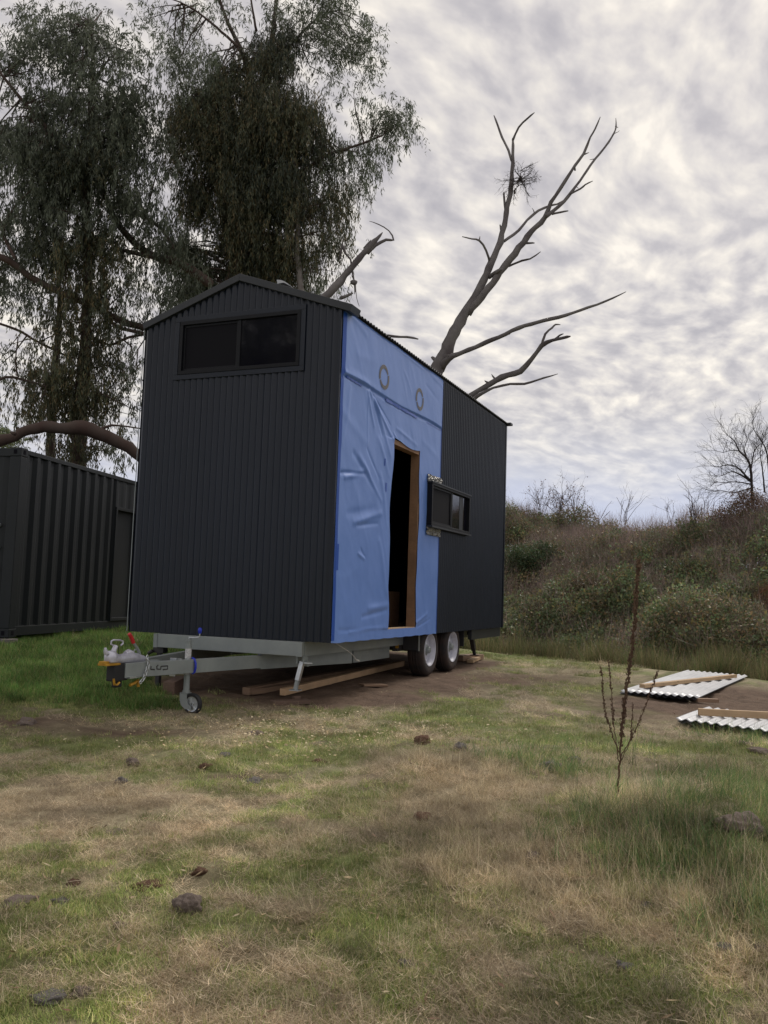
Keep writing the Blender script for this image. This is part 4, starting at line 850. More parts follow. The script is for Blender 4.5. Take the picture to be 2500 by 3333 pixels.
mb = MB(); mb.box((-.055, .16, CH-.075), (-.005, CL-.16, CH-.012)); cbuild(mb, 'top_rail', M['cont'], .005)
mb = MB(); mb.box((-.06, .16, .02), (-.01, CL-.16, .15)); cbuild(mb, 'bottom_rail', M['cont'], .005)
mb = MB(); mb.box((-CW, .02, CH-.03), (-.056, CL-.02, CH-.015)); cbuild(mb, 'roof', M['cont'])
def trap(lo, hi, zb, zt, fx, name, depth=.036, pitch=.278):
    mb = MB(); s = lo; out = []; prof = [(0, 0), (.07, 0), (.139, -depth), (.209, -depth)]
    pts = []
    while s < hi:
        for a, d in prof:
            if s+a <= hi: pts.append((s+a, d))
        s += pitch
    pts.append((hi, 0))
    vs = [fx(a, d, z) for a, d in pts for z in (zb, zt)]; mb.add(vs, [(2*i, 2*i+2, 2*i+3, 2*i+1) for i in range(len(pts)-1)]); cbuild(mb, name, M['cont'])
DO0, DO1 = 2.85, 3.75
trap(.16, DO0, .15, CH-.075, lambda a, d, z: (-.012+d, a, z), 'side_panel'); trap(DO1, CL-.16, .15, CH-.075, lambda a, d, z: (-.012+d, a, z), 'side_panel'); trap(DO0, DO1, 2.05, CH-.075, lambda a, d, z: (-.02+d*.3, a, z), 'side_panel')
mb = MB(); frame_ring(mb, DO0, DO1, .15, 2.06, .05, -.06, .012, lambda a, b, d: (d, a, b)); cbuild(mb, 'door_frame', M['cont'], .003)
mb = MB(); mb.box((-.10, DO0+.05, .2), (-.07, DO1-.05, 2.01)); cbuild(mb, 'side_door', M['cont'])
trap(-CW+.16, -.16, .15, CH-.12, lambda a, d, z: (a, .03-d, z), 'end_panel', .03)
mb = MB(); mb.box((-CW+.16, .01, CH-.12), (-.16, .08, CH-.01)); mb.box((-CW+.16, .01, .0), (-.16, .08, .15)); cbuild(mb, 'end_header', M['cont'], .004)
for z in (1.52, 1.22, .92):
    mb = MB(); mb.box((-.52, -.03, z-.022), (-.21, -.008, z+.022)); mb.box((-.50, -.008, z-.015), (-.47, .03, z+.015)); mb.box((-.25, -.008, z-.015), (-.22, .03, z+.015)); cbuild(mb, 'grab_bar', M['bolt'], .006)
mb = MB(); mb.box((-CW+.01, CL-.05, .12), (-.01, CL-.02, CH-.05)); mb.box((-CW+.0, .1, .12), (-CW+.03, CL-.1, CH-.05)); mb.box((-CW+.02, .05, .1), (-.03, CL-.05, .16)); cbuild(mb, 'far_panel', M['cont'])
p = gpt(95, 2095)
mb = MB(); mb.bar((ca[0]-.9, ca[1]-.15, CZ0-.05), (ca[0]+.08, ca[1]+.02, CZ0-.045), .2, .07); o = mb.build('sleeper', M['grock'], bevel=.01); tag(o, 'pale grey block under the near corner of the container', 'block')

# ================================================================== TIMBER AND SHEETS ON THE GROUND
def plank(name, u0, v0, u1, v1, wd, ht, mt, label, cat='timber', lift=.0, lift2=None, group=None, z0=None, z1=None, depth_fix=None):
    a = gpt(u0, v0); b = gpt(u1, v1)
    az = gz(a[0], a[1]) if z0 is None else z0; bz = gz(b[0], b[1]) if z1 is None else z1
    if z0 is not None: a = on(u0, v0, 2, z0)
    if z1 is not None: b = on(u1, v1, 2, z1)
    a = np.array([a[0], a[1], az+ht/2+lift]); b = np.array([b[0], b[1], bz+ht/2+(lift if lift2 is None else lift2)])
    d = b-a; Ln = np.linalg.norm(d); mb = MB(); mb.box((-wd/2, 0, -ht/2), (wd/2, Ln, ht/2)); o = mb.build(name, mt, None, bevel=.003)
    o.location = a; o.rotation_mode = 'QUATERNION'; o.rotation_quaternion = Vector(d).to_track_quat('Y', 'Z'); tag(o, label, cat, group); return o
plank('timber_beam', 800, 2262, 1292, 2168, .09, .075, M['oldwood'], 'long brown timber beam lying under the trailer behind the stabiliser leg', lift=.0)
plank('timber_plank', 812, 2262, 1070, 2228, .10, .06, M['oldwood'], 'short brown plank with its end left of the stabiliser leg', lift=.002)
plank('timber_plank', 918, 2280, 1310, 2174, .06, .07, M['freshwood'], 'long tan topped timber running from the stabiliser leg towards the wheels', lift=.05, lift2=.03)
plank('timber_board', 885, 2293, 1005, 2288, .16, .035, M['darkwood'], 'flat dark board under the near end of the tan topped timber')
plank('timber_block', 955, 2283, 975, 2281, .05, .05, M['darkwood'], 'small dark packer between the flat board and the tan topped timber', lift=.0)
plank('timber_board', 1175, 2233, 1252, 2233, .16, .022, M['oldwood'], 'thin brown board lying alone on the dirt right of the long timbers')
plank('timber_block', 548, 2262, 590, 2240, .12, .16, M['darkwood'], 'dark brown timber block behind the jockey wheel', lift=-.03)
plank('timber_block', 1488, 2152, 1556, 2146, .20, .09, M['oldwood'], 'brown timber packer under the rear stabiliser leg')
plank('timber_block', 1530, 2160, 1566, 2143, .10, .05, M['pine'], 'pale splintered timber wedge beside the rear stabiliser packer', lift=.01)
def roof_sheet_ground(pts, mat_, label, pitch=.0762, nwave=10.5, amp=.0095, lift=.05):
    nl, nr, fl = [np.array(p, float) for p in pts]   # near left, near right, far left on ground
    root = None; n = int(nwave*8); m_ = 14; V = []
    for j in range(m_+1):
        for i in range(n+1):
            s, t = i/n, j/m_; p = nl+(nr-nl)*s+(fl-nl)*t; z = lift+amp*math.cos(2*math.pi*s*nwave)+.008*math.sin(t*2.5+s*1.5); V.append((p[0], p[1], p[2]+z))
    Fs = [(j*(n+1)+i, j*(n+1)+i+1, (j+1)*(n+1)+i+1, (j+1)*(n+1)+i) for j in range(m_) for i in range(n)]
    mb = MB().add(V, Fs); o = mb.build('roofing_sheet', mat_, None, smooth='all'); tag(o, label, 'roofing sheet'); s = o.modifiers.new('t', 'SOLIDIFY'); s.thickness = .0025; s.offset = -1; return o
zs_ = -.575
A0, A1, A2 = on(2020, 2250, 2, zs_), on(2270, 2272, 2, zs_), on(2240, 2183, 2, zs_)
roof_sheet_ground((A0, A1, A2), M['whitesteel'], 'pale corrugated sheet lying farther back with a board laid diagonally on it', nwave=10.5, amp=.010, lift=0)
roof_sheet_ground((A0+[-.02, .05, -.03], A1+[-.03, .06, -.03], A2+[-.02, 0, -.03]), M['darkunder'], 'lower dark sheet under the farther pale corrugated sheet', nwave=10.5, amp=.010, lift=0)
zb_ = -.575
B0 = on(2200, 2340, 2, zb_); B1 = on(2500, 2381, 2, zb_); B1 = B0+(B1-B0)*1.6; B2 = on(2308, 2304, 2, zb_)
roof_sheet_ground((B0, B1, B2), M['whitesteel'], 'pale corrugated sheet nearest the camera cut off by the right edge', nwave=14, amp=.010, lift=0)
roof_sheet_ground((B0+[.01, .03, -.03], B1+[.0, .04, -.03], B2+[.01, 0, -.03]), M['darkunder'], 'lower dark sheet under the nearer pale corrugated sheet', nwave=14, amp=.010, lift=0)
def board(u0, v0, u1, v1, z, wd, ht, mt, label):
    a = on(u0, v0, 2, z); b = on(u1, v1, 2, z); d = b-a; Ln = np.linalg.norm(d); mb = MB(); mb.box((-wd/2, 0, -ht/2), (wd/2, Ln, ht/2)); o = mb.build('timber_board', mt, None, bevel=.002)
    o.location = a; o.rotation_mode = 'QUATERNION'; o.rotation_quaternion = Vector(d).to_track_quat('Y', 'Z'); tag(o, label, 'timber'); return o
board(2090, 2233, 2391, 2200, -.535, .075, .045, M['pine'], 'pale pine board lying diagonally on the farther corrugated sheet')
board(2273, 2317, 2700, 2338, -.530, .05, .065, M['pine'], 'tan pine board lying across the nearer corrugated sheet')
board(2268, 2278, 2338, 2281, -.60, .07, .04, M['oldwood'], 'short board on the dirt between the two corrugated sheets')

# ================================================================== ROCKS
def rock(u, v, wd, mt, label, flat=.65, seed=0, sink=.3, cat='rock'):
    p = gpt(u, v); depth = (p-CAM)@FW; r = wd/FPX*depth/2
    import bmesh
    bm = bmesh.new(); bmesh.ops.create_icosphere(bm, subdivisions=4, radius=1.0); rs = random.Random(seed); o1 = [rs.uniform(0, 50) for _ in range(3)]; from mathutils import noise as mn
    for vv in bm.verts:
        q_ = vv.co+Vector(o1); k = 1+.42*mn.noise(q_*1.2)+.22*mn.noise(q_*2.9)+.09*mn.noise(q_*7); vv.co = Vector((vv.co.x*k, vv.co.y*k*.85, vv.co.z*k*flat))
    me = bpy.data.meshes.new('rock'); bm.to_mesh(me); bm.free(); me.materials.append(mt); me.polygons.foreach_set('use_smooth', [True]*len(me.polygons))
    o = bpy.data.objects.new('rock' if cat == 'rock' else 'clod', me); COL.objects.link(o); o.scale = (r, r, r); o.rotation_euler = (0, 0, rs.uniform(0, 6)); o.location = (p[0], p[1], gz(p[0], p[1])+r*flat*(.78-sink*1.6)); tag(o, label, cat)
RK = [(612, 2965, 88, 'rock', 'round brown rock alone in the grass, lower left of the middle', .75, .15), (648, 2845, 52, 'clod', 'small brown rock just above the round brown rock', .5, .4), (85, 2360, 75, 'rock', 'brown lump of rock at the left edge below the drawbar', .6, .4),
      (60, 2945, 110, 'rock', 'dark lumpy rock at the left edge in the dry grass', .45, .5), (195, 2938, 70, 'grock', 'grey rock to the right of the lumpy left edge rock', .45, .5), (392, 3025, 50, 'rock', 'small dark stone below left of the round brown rock', .6, .3), (432, 2485, 50, 'rock', 'brown rock in the short grass below the lush patch', .6, .4),
      (730, 2460, 48, 'grock', 'grey rock half buried below the jockey wheel', .45, .5), (670, 2500, 50, 'clod', 'reddish clod in the green grass below the jockey wheel', .5, .4), (395, 2545, 40, 'grock', 'small grey rock left of the reddish clod', .6, .4), (825, 2545, 65, 'grock', 'flat grey rock in the middle of the thatch', .4, .5), (830, 2390, 55, 'rock', 'brown stone on the wood chips before the trailer', .45, .5),
      (1376, 2418, 60, 'clod', 'red brown clod above the tan grass mound, left of a pair', .65, .3), (1498, 2440, 52, 'grock', 'grey stone right of the red brown clod above the tan grass', .65, .3), (1375, 2670, 66, 'clod', 'red brown clod at the left side of the tan grass', .55, .3), (1790, 2500, 70, 'grock', 'grey stone in the grass left of the dead stalk', .5, .3), (1870, 2482, 55, 'grock', 'dark stone close to the dead stalk on its left', .5, .35),
      (1735, 2790, 60, 'rock', 'brown stone below the tan grass, right of the middle', .5, .4), (2415, 2705, 150, 'rock', 'large brown grey boulder half hidden in the long grass near the right edge', .6, .36), (2365, 3100, 75, 'grock', 'flat grey stone in the lower right corner area', .45, .3), (2478, 3100, 70, 'rock', 'brown stone at the lower right edge', .55, .3), (2035, 3155, 60, 'grock', 'pale grey stone in the thatch near the bottom right', .5, .4), (2100, 2955, 50, 'grock', 'dark stone in the long grass below the boulder', .5, .3),
      (160, 3250, 110, 'grock', 'wide grey rock at the lower left', .35, .5), (265, 3235, 70, 'rock', 'brown rock beside the wide grey rock at the lower left', .45, .45), (480, 2885, 90, 'clod', 'low reddish clod left of the round brown rock', .3, .5), (240, 2880, 45, 'clod', 'small orange brown clod above the left edge rocks', .6, .3), (380, 2715, 80, 'rock', 'flat dark rock in the thatch left of the middle', .3, .5),
      (2425, 2428, 60, 'rock', 'small dark rock on the dirt below the nearer corrugated sheet', .4, .3), (2470, 2445, 70, 'rock', 'larger dark rock at the right edge below the nearer corrugated sheet', .35, .4), (1330, 3140, 85, 'grock', 'mossy stone low in the green patch near the bottom middle', .35, .55), (1040, 2480, 50, 'clod', 'brown clod between wood chips and green grass', .3, .5)]
for i, (u, v, wd, mt, lb, fl_, sk) in enumerate(RK): rock(u, v, wd, M[mt], lb, fl_, i+3, sk, 'clod' if mt == 'clod' else 'rock')

# ================================================================== DEAD TREES
def cr(ox, oy, s): return lambda X_, Y_: (ox+X_*s, oy+Y_*s)
c5 = cr(1200, 300, .5425); c6 = cr(0, 0, .8439)
def limb(mb, pts, depth0, depth1, f, s, n=9, rough=.12, stubs=0):
    P = []; R_ = []; m_ = len(pts)
    for i, (X_, Y_, wd) in enumerate(pts):
        u, v = f(X_, Y_); dp = depth0+(depth1-depth0)*i/(m_-1); P.append(at(u, v, dp)); R_.append(max(wd*s/FPX*dp/2, .006))
    # resample smoothly with knobbly radius
    Q = []; RR = []
    for i in range(m_-1):
        p0 = P[max(i-1, 0)]; p1 = P[i]; p2 = P[i+1]; p3 = P[min(i+2, m_-1)]; k = max(2, int(np.linalg.norm(p2-p1)/.12))
        for j in range(k):
            t = j/k; Q.append(.5*((2*p1)+(-p0+p2)*t+(2*p0-5*p1+4*p2-p3)*t*t+(-p0+3*p1-3*p2+p3)*t**3)+rng.normal(0, .09, 3)*R_[i]); RR.append((R_[i]*(1-t)+R_[i+1]*t)*(1+rough*rng.uniform(-1, 1)))
    Q.append(P[-1]); RR.append(R_[-1]*.6); mb.tube(Q, RR, n)
    if stubs:
        for i in range(3, len(Q)-1):
            if rng.uniform() < stubs:
                d = rng.normal(0, 1, 3); d[2] = abs(d[2])*.6; d /= np.linalg.norm(d); l_ = rng.uniform(.05, .16); mb.tube([Q[i], Q[i]+d*(RR[i]+l_*.6), Q[i]+d*(RR[i]+l_)+rng.normal(0, .01, 3)], [RR[i]*.5, RR[i]*.28, .004], 5)
    return Q
D0 = 18.0
b0 = at(1330, 1600, D0+.6); dead = empty('dead_tree', (b0[0], b0[1], gz(b0[0], b0[1])), 'bare dead gum tree leaning right above the rear of the house', 'dead tree')
def dl(name, pts, d0=D0, d1=D0, **k):
    mb = MB(); limb(mb, pts, d0, d1, c5, .5425, stubs=.07, **k); return mb.build(name, M['deadbark'], dead, smooth='all')
mb = MB(); base = np.array([b0[0], b0[1], gz(b0[0], b0[1])-.3]); top = at(*c5(400, 1670), D0)
mb.tube([base, base*.7+top*.3+[.1, 0, 0], base*.35+top*.65+[.05, 0, 0], top], [.32, .26, .22, .155], 12); mb.build('trunk', M['deadbark'], dead, smooth='all')
dl('limb', [(380, 1720, 90), (412, 1655, 86), (500, 1480, 76), (570, 1340, 62), (640, 1230, 56), (690, 1130, 46), (735, 1020, 42), (790, 900, 38), (815, 800, 32), (830, 690, 30), (855, 580, 28), (862, 480, 24), (865, 380, 20), (865, 275, 15)])
dl('branch', [(865, 290, 15), (900, 210, 12), (950, 160, 11), (995, 122, 8)], D0, D0-.4)
dl('branch', [(858, 410, 18), (840, 350, 15), (800, 270, 13), (775, 200, 12), (752, 140, 9)], D0, D0+.4)
dl('branch_stub', [(820, 710, 14), (813, 640, 12), (812, 600, 13)]); dl('branch_stub', [(800, 850, 18), (788, 795, 12)]); dl('branch_stub', [(875, 610, 12), (880, 575, 9)])
dl('branch', [(728, 1025, 16), (705, 950, 12), (665, 890, 12), (620, 880, 10), (562, 867, 8)], D0, D0-.8); dl('twig', [(663, 892, 7), (668, 865, 6)], D0-.4, D0-.4)
dl('limb', [(590, 1330, 52), (650, 1255, 46), (700, 1200, 40), (790, 1080, 40), (850, 1000, 40), (930, 900, 38), (1000, 810, 34), (1060, 750, 30), (1095, 660, 23), (1150, 580, 21), (1200, 500, 19), (1240, 440, 17), (1290, 370, 16), (1330, 270, 12), (1360, 220, 10), (1390, 148, 7)], D0, D0-1.0)
dl('limb', [(1065, 745, 26), (1110, 710, 23), (1170, 660, 20), (1215, 600, 18), (1270, 530, 15), (1330, 440, 14), (1390, 365, 13), (1440, 300, 12), (1470, 250, 10), (1485, 210, 9), (1483, 155, 5)], D0-.6, D0-.1)
dl('branch', [(1210, 610, 12), (1270, 580, 11), (1300, 555, 10), (1345, 533, 6)], D0-.5, D0-.9); dl('branch', [(1100, 730, 14), (1150, 720, 12), (1197, 712, 12)], D0-.6, D0-.8)
dl('branch', [(812, 895, 18), (900, 830, 16), (950, 770, 16), (1020, 710, 15), (1090, 680, 13), (1130, 672, 11), (1185, 640, 7)], D0, D0+.8)
dl('branch', [(840, 1045, 14), (920, 1010, 12), (970, 1000, 11), (1032, 957, 7)], D0, D0-.5); dl('branch_stub', [(935, 905, 16), (970, 905, 13), (996, 905, 9)]); dl('branch_stub', [(1295, 372, 10), (1322, 362, 6)], D0-.8, D0-.8); dl('branch_stub', [(1238, 470, 10), (1238, 437, 8)], D0-.7, D0-.7); dl('branch_stub', [(1478, 205, 6), (1497, 212, 5)], D0-.1, D0-.1)
dl('branch', [(725, 1110, 26), (760, 1085, 24), (800, 1060, 22)], D0, D0-.4)
dl('limb', [(430, 1660, 56), (480, 1600, 36), (540, 1570, 28), (640, 1530, 26), (780, 1470, 27), (900, 1415, 26), (1050, 1370, 24), (1180, 1340, 20), (1320, 1290, 16), (1420, 1255, 13), (1545, 1197, 6)], D0, D0-2.0)
dl('limb', [(430, 1960, 60), (520, 1880, 40), (610, 1820, 32), (700, 1770, 30), (800, 1710, 38), (910, 1675, 34), (980, 1600, 27), (1040, 1520, 28), (1100, 1490, 22), (1160, 1475, 20), (1210, 1465, 14)], D0+.3, D0-1.2)
dl('branch', [(1038, 1525, 16), (1060, 1450, 14), (1100, 1415, 13), (1120, 1395, 11), (1150, 1395, 8)], D0-.6, D0-.4); dl('branch', [(1115, 1485, 14), (1145, 1460, 11), (1168, 1450, 9)], D0-.8, D0-1.0)
dl('branch', [(600, 1870, 30), (650, 1825, 22), (750, 1775, 16), (850, 1752, 15), (935, 1750, 15), (1050, 1715, 11), (1135, 1690, 6)], D0, D0-1.0)
o2 = at(1150, 1300, 16.5); dead2 = empty('dead_tree', (o2[0], o2[1], gz(o2[0], o2[1])), 'broken dead limb with splintered end behind the roof right of the dark tree', 'dead tree')
def d2(name, pts, d0=16.5, d1=16.5, **k):
    mb = MB(); limb(mb, pts, d0, d1, c6, .8439, **k); return mb.build(name, M['deadbark'], dead2, smooth='all')
mb = MB(); tp = at(*c6(1220, 1170), 16.5); bs = np.array([o2[0], o2[1], gz(o2[0], o2[1])-.3]); mb.tube([bs, bs*.5+tp*.5, tp], [.3, .24, .12], 10); mb.build('trunk', M['deadbark'], dead2, smooth='all')
d2('limb', [(1200, 1190, 36), (1270, 1130, 32), (1330, 1060, 27), (1400, 980, 23), (1430, 945, 24), (1455, 920, 14), (1476, 896, 5)]); d2('branch', [(1415, 975, 18), (1450, 945, 14), (1490, 925, 12), (1518, 926, 8), (1500, 890, 5), (1460, 865, 4), (1424, 853, 2)]); d2('branch_stub', [(1405, 960, 12), (1432, 925, 5)])
d2('branch', [(1310, 1000, 8), (1322, 940, 9), (1330, 975, 9), (1352, 1000, 8), (1358, 1040, 7), (1366, 1085, 8)]); d2('root_knot', [(1352, 1090, 14), (1366, 1088, 22), (1378, 1085, 10)]); d2('root_knot', [(1366, 1085, 10), (1370, 1110, 8), (1368, 1135, 3)]); d2('twig', [(1372, 1105, 3), (1376, 1150, 2), (1386, 1182, 1.5)]); d2('branch_stub', [(1310, 1150, 14), (1335, 1142, 12), (1362, 1130, 8)])
d2('branch_stub', [(1470, 1290, 9), (1520, 1298, 10), (1570, 1300, 9), (1614, 1308, 8)])
# dead mistletoe clump in the top of the dead tree
mc = at(*c5(905, 530), D0-.15); mis = MB()
def twig_tree(mb, p, d, ln, r, depth, spread=.7, droop=0., n=5, kids=(2, 3), shrink=.72):
    q_ = p; pts = [p]; dd = np.array(d, float); k = 3
    for i in range(k):
        dd = dd+rng.normal(0, .16, 3)+np.array([0, 0, droop]); dd /= np.linalg.norm(dd); q_ = q_+dd*ln/k; pts.append(q_)
    mb.tube(pts, [r, r*.88, r*.76, r*.62], n, cap=False)
    if depth <= 0: return
    for _ in range(rng.integers(kids[0], kids[1]+1)):
        nd = dd+rng.normal(0, spread, 3); nd /= np.linalg.norm(nd); s0 = rng.integers(1, k+1); twig_tree(mb, pts[s0], nd, ln*shrink*rng.uniform(.75, 1.2), r*.62, depth-1, spread, droop, max(3, n-1), kids, shrink)
for k in range(22):
    d = rng.normal(0, 1, 3); d[2] = d[2]*.7+.25; d /= np.linalg.norm(d); twig_tree(mis, mc+rng.normal(0, .06, 3), d, .24, .0085, 3, .6, -.10, 4, (2, 3), .72)
for k in range(6):
    d = rng.normal(0, 1, 3); d /= np.linalg.norm(d); mis.tube([mc, mc+d*.08, mc+d*.13+rng.normal(0, .03, 3)], [.028, .022, .012], 6)
mo = mis.build('mistletoe_clump', M['twig']); tag(mo, 'tangled ball of dead twigs in the upright limb of the bare dead tree', 'twig clump')

# ================================================================== LIVING GUM TREES
def leaves_mesh(P, D, Ln, Wd, col):
    """diamond leaves: base P, direction D, length, width"""
    n = len(P); r = rng.normal(0, 1, (n, 3)); sd_ = np.cross(D, r); sd_ /= np.linalg.norm(sd_, axis=1)[:, None]+1e-9; mid = P+D*(Ln*.45)[:, None]+rng.normal(0, .006, (n, 3))
    V = np.stack([P, mid-sd_*Wd[:, None]/2, P+D*Ln[:, None], mid+sd_*Wd[:, None]/2], 1).reshape(-1, 3); return V, np.repeat(col, 4, 0)
def crown(name, ells, depth, nstr, parent, palette, seedoff, thr=.45, strand=(.5, 1.0), lper=22, leaf=(.09, .15, .017), skeleton=None, clump=.21, dens_noise=1.6):
    """ells: (u, v, ru, rv, rdepth, weight, palette index, drooping strength, hardness)"""
    P_all = []; D_all = []; C_all = []; L_all = []; W_all = []; tot = sum(e[2]*e[3]*e[5] for e in ells); tw = MB()
    for (u, v, ru, rv, rd, wg, pi, dr, _) in ells:
        n = max(2, int(nstr*ru*rv*wg/tot)); tufts = max(2, n//7)
        a = rng.uniform(0, 2*np.pi, tufts*3); r = rng.uniform(0, 1, tufts*3)**.5; uu = u+ru*r*np.cos(a); vv = v+rv*r*np.sin(a); dd = depth+rd*rng.uniform(-1, 1, tufts*3)*np.sqrt(np.maximum(1-r*r, .08))
        keep_ = (.65*vnoise(uu/72.+seedoff, vv/80., 5+seedoff)+.35*vnoise(uu/30.+seedoff, vv/36., 9+seedoff)) > (thr if dens_noise else 0); uu, vv, dd = uu[keep_][:tufts], vv[keep_][:tufts], dd[keep_][:tufts]
        for k in range(len(uu)):
            c0 = at(uu[k], vv[k], dd[k]); ns = rng.integers(4, 11); br = rng.uniform(.7, 1.35)
            if skeleton is not None and rng.uniform() < .5:
                j = np.argmin(((skeleton-c0)**2).sum(1)+rng.uniform(0, 1.2, len(skeleton))); s0 = skeleton[j]; dist = np.linalg.norm(s0-c0)
                if dist < 3.2: tw.tube([s0, (s0+c0)/2+rng.normal(0, .10*dist, 3)+[0, 0, .10*dist], c0], [.010+.006*dist, .009+.003*dist, .005], 4, cap=False)
            for _s in range(ns):
                st = c0+rng.normal(0, clump, 3)*[1, 1, .8]; ln = rng.uniform(*strand)*(.5+.5*dr); m = int(lper*rng.uniform(.6, 1.3)*(.6+.4*dr)); t = np.sort(rng.uniform(0, 1, m)); out = rng.normal(0, 1, 3); out[2] = .3; out /= np.linalg.norm(out)
                hx = .28*(1-dr*.75); path = st+out[None]*(hx*np.sin(t*1.5))[:, None]*1.2+np.array([0, 0, -1.])[None]*((ln*(dr*t**1.1+(1-dr)*.35*t*t)))[:, None]; path += rng.normal(0, .024, (m, 3))
                D = rng.normal(0, .34+.35*(1-dr), (m, 3)); D[:, 2] -= .75+.4*dr; D /= np.linalg.norm(D, axis=1)[:, None]
                pal = palette[pi]; c = np.array(pal)[rng.integers(0, len(pal), m)]*br*rng.uniform(.75, 1.25, (m, 1)); P_all.append(path); D_all.append(D); C_all.append(c); L_all.append(rng.uniform(leaf[0], leaf[1], m)); W_all.append(leaf[2]*rng.uniform(.7, 1.3, m))
    P_ = np.concatenate(P_all); V, C_ = leaves_mesh(P_, np.concatenate(D_all), np.concatenate(L_all), np.concatenate(W_all), np.concatenate(C_all)); n = len(P_); print(name, 'leaves', n)
    V = V-np.array(parent.location); o = fast_mesh(name, V, np.arange(4*n).reshape(n, 4), M['leaf'], False, C_, parent); o['kind'] = 'stuff'
    if len(tw.v): tw.build('twigs', M['bark'], parent, kind='stuff')
    return o
def gum(name, trunk_uv, depth, label, limbs, ells, nstr, palette, seedoff, crop=c6, s=.8439, **k):
    b = at(*trunk_uv, depth); root = empty(name, (b[0], b[1], gz(b[0], b[1])), label, 'tree'); sk = []
    for nm, pts, d0, d1, mt in limbs:
        mb = MB()
        if nm == 'trunk': f0 = [(pts[0][0], pts[0][1]+0, pts[0][2])]
        Q = limb(mb, pts, d0, d1, crop, s, n=10, rough=.06); sk += Q
        if nm == 'trunk':
            p = Q[0]; gzb = gz(p[0], p[1])-.3; w0 = pts[0][2]*s/FPX*d0/2; mb.tube([(p[0]+.05, p[1], gzb), (p[0], p[1], (p[2]+gzb)/2), tuple(p)], [w0*1.35, w0*1.12, w0], 12)
        mb.build(nm, M[mt], root, smooth='all')
    sk = np.array(sk); crown('leaves', ells, depth, nstr, root, palette, seedoff, skeleton=sk, **k); return root
GREY = [(.115, .135, .085), (.09, .11, .07), (.145, .16, .11), (.08, .10, .06)]; OLIVE = [(.095, .098, .05), (.075, .082, .045), (.135, .105, .05), (.065, .075, .045)]; DK = [(.058, .070, .045), (.044, .055, .038), (.085, .08, .042)]
PAL = [GREY, OLIVE, DK]
e6 = lambda X_, Y_, rx, ry, rd, wg, pi, dr: (X_*.8439, Y_*.8439, rx*.8439, ry*.8439, rd, wg, pi, dr, 0)
# dense dark tree behind the roof
gum('gum_tree', (800, 1300), 20, 'dense dark weeping gum tree rising behind the roof of the house',
    [('trunk', [(900, 1500, 70), (905, 1200, 62), (960, 950, 55), (1000, 700, 48), (1010, 450, 38), (1040, 220, 26), (1060, 60, 16), (1075, -120, 8)], 20.2, 20, 'bark'),
     ('limb', [(1160, 1250, 40), (1160, 1100, 24), (1145, 960, 20), (1150, 800, 16), (1130, 600, 10)], 19.2, 19.6, 'palebark'), ('limb', [(1010, 460, 22), (940, 220, 18), (880, 90, 14), (840, -20, 10), (790, -120, 6)], 20, 19.5, 'bark'), ('limb', [(920, 180, 12), (780, 60, 8), (700, 10, 5)], 19.6, 19.4, 'bark'),
     ('limb', [(1040, 300, 16), (1110, 190, 11), (1200, 90, 7), (1280, 40, 4)], 20, 20.5, 'bark'), ('limb', [(1130, 700, 20), (1240, 610, 13), (1380, 560, 9), (1480, 520, 6)], 19.8, 19.5, 'bark'), ('limb', [(870, 1100, 30), (940, 960, 22), (1000, 860, 16)], 19.3, 19.6, 'bark'), ('limb', [(990, 120, 10), (975, 40, 8), (960, -60, 5)], 20, 20, 'bark'), ('limb', [(960, 760, 20), (800, 620, 14), (720, 450, 8)], 20, 20, 'bark')],
    [e6(1010, 420, 200, 230, 1.4, 1.8, 1, .9), e6(1080, 300, 150, 190, 1.2, 1.5, 2, .85), e6(960, 660, 230, 240, 1.4, 1.9, 2, 1.0), e6(900, 830, 190, 230, 1.3, 1.7, 1, 1.0), e6(1060, 880, 170, 200, 1.2, 1.5, 1, 1.0), e6(850, 990, 200, 130, 1.2, 1.6, 2, .9), e6(760, 1020, 150, 120, 1.2, 1.0, 0, .8),
     e6(760, 290, 120, 130, 1.1, 1.2, 0, .7), e6(780, 500, 140, 160, 1.1, 1.5, 1, .85), e6(850, 650, 110, 300, 1.1, 1.4, 1, 1.0), e6(1170, 600, 110, 200, 1.1, 1.1, 2, 1.0), e6(1240, 800, 100, 180, 1.0, .75, 1, 1.0), e6(1300, 650, 90, 110, .9, .55, 0, .8), e6(1240, 1030, 90, 110, .9, .5, 0, 1.0), e6(1060, 1050, 120, 90, .9, .45, 1, 1.0), e6(1330, 890, 50, 60, .7, .35, 0, .8),
     e6(640, 60, 100, 75, .9, .42, 0, .4), e6(720, 150, 100, 70, .9, .42, 0, .4), e6(850, 30, 120, 60, .9, .28, 0, .4), e6(1230, 50, 140, 110, 1.0, .62, 0, .4), e6(1340, 120, 100, 120, 1.0, .65, 0, .4), e6(1360, 250, 80, 120, 1.0, .62, 0, .5), e6(1330, 20, 70, 60, .8, .5, 0, .4), e6(1060, 30, 90, 60, .9, .3, 0, .4),
     e6(1470, 430, 60, 70, .8, .7, 0, .6), e6(1510, 500, 68, 100, .8, .6, 0, .7), e6(1430, 560, 80, 90, .8, .5, 0, .8), e6(1520, 690, 35, 45, .5, .7, 0, .9), e6(1400, 690, 60, 60, .6, .4, 0, .9), e6(1180, 220, 90, 60, .9, .5, 0, .5)],
    13500, PAL, 1, strand=(.30, .85), leaf=(.09, .15, .019))
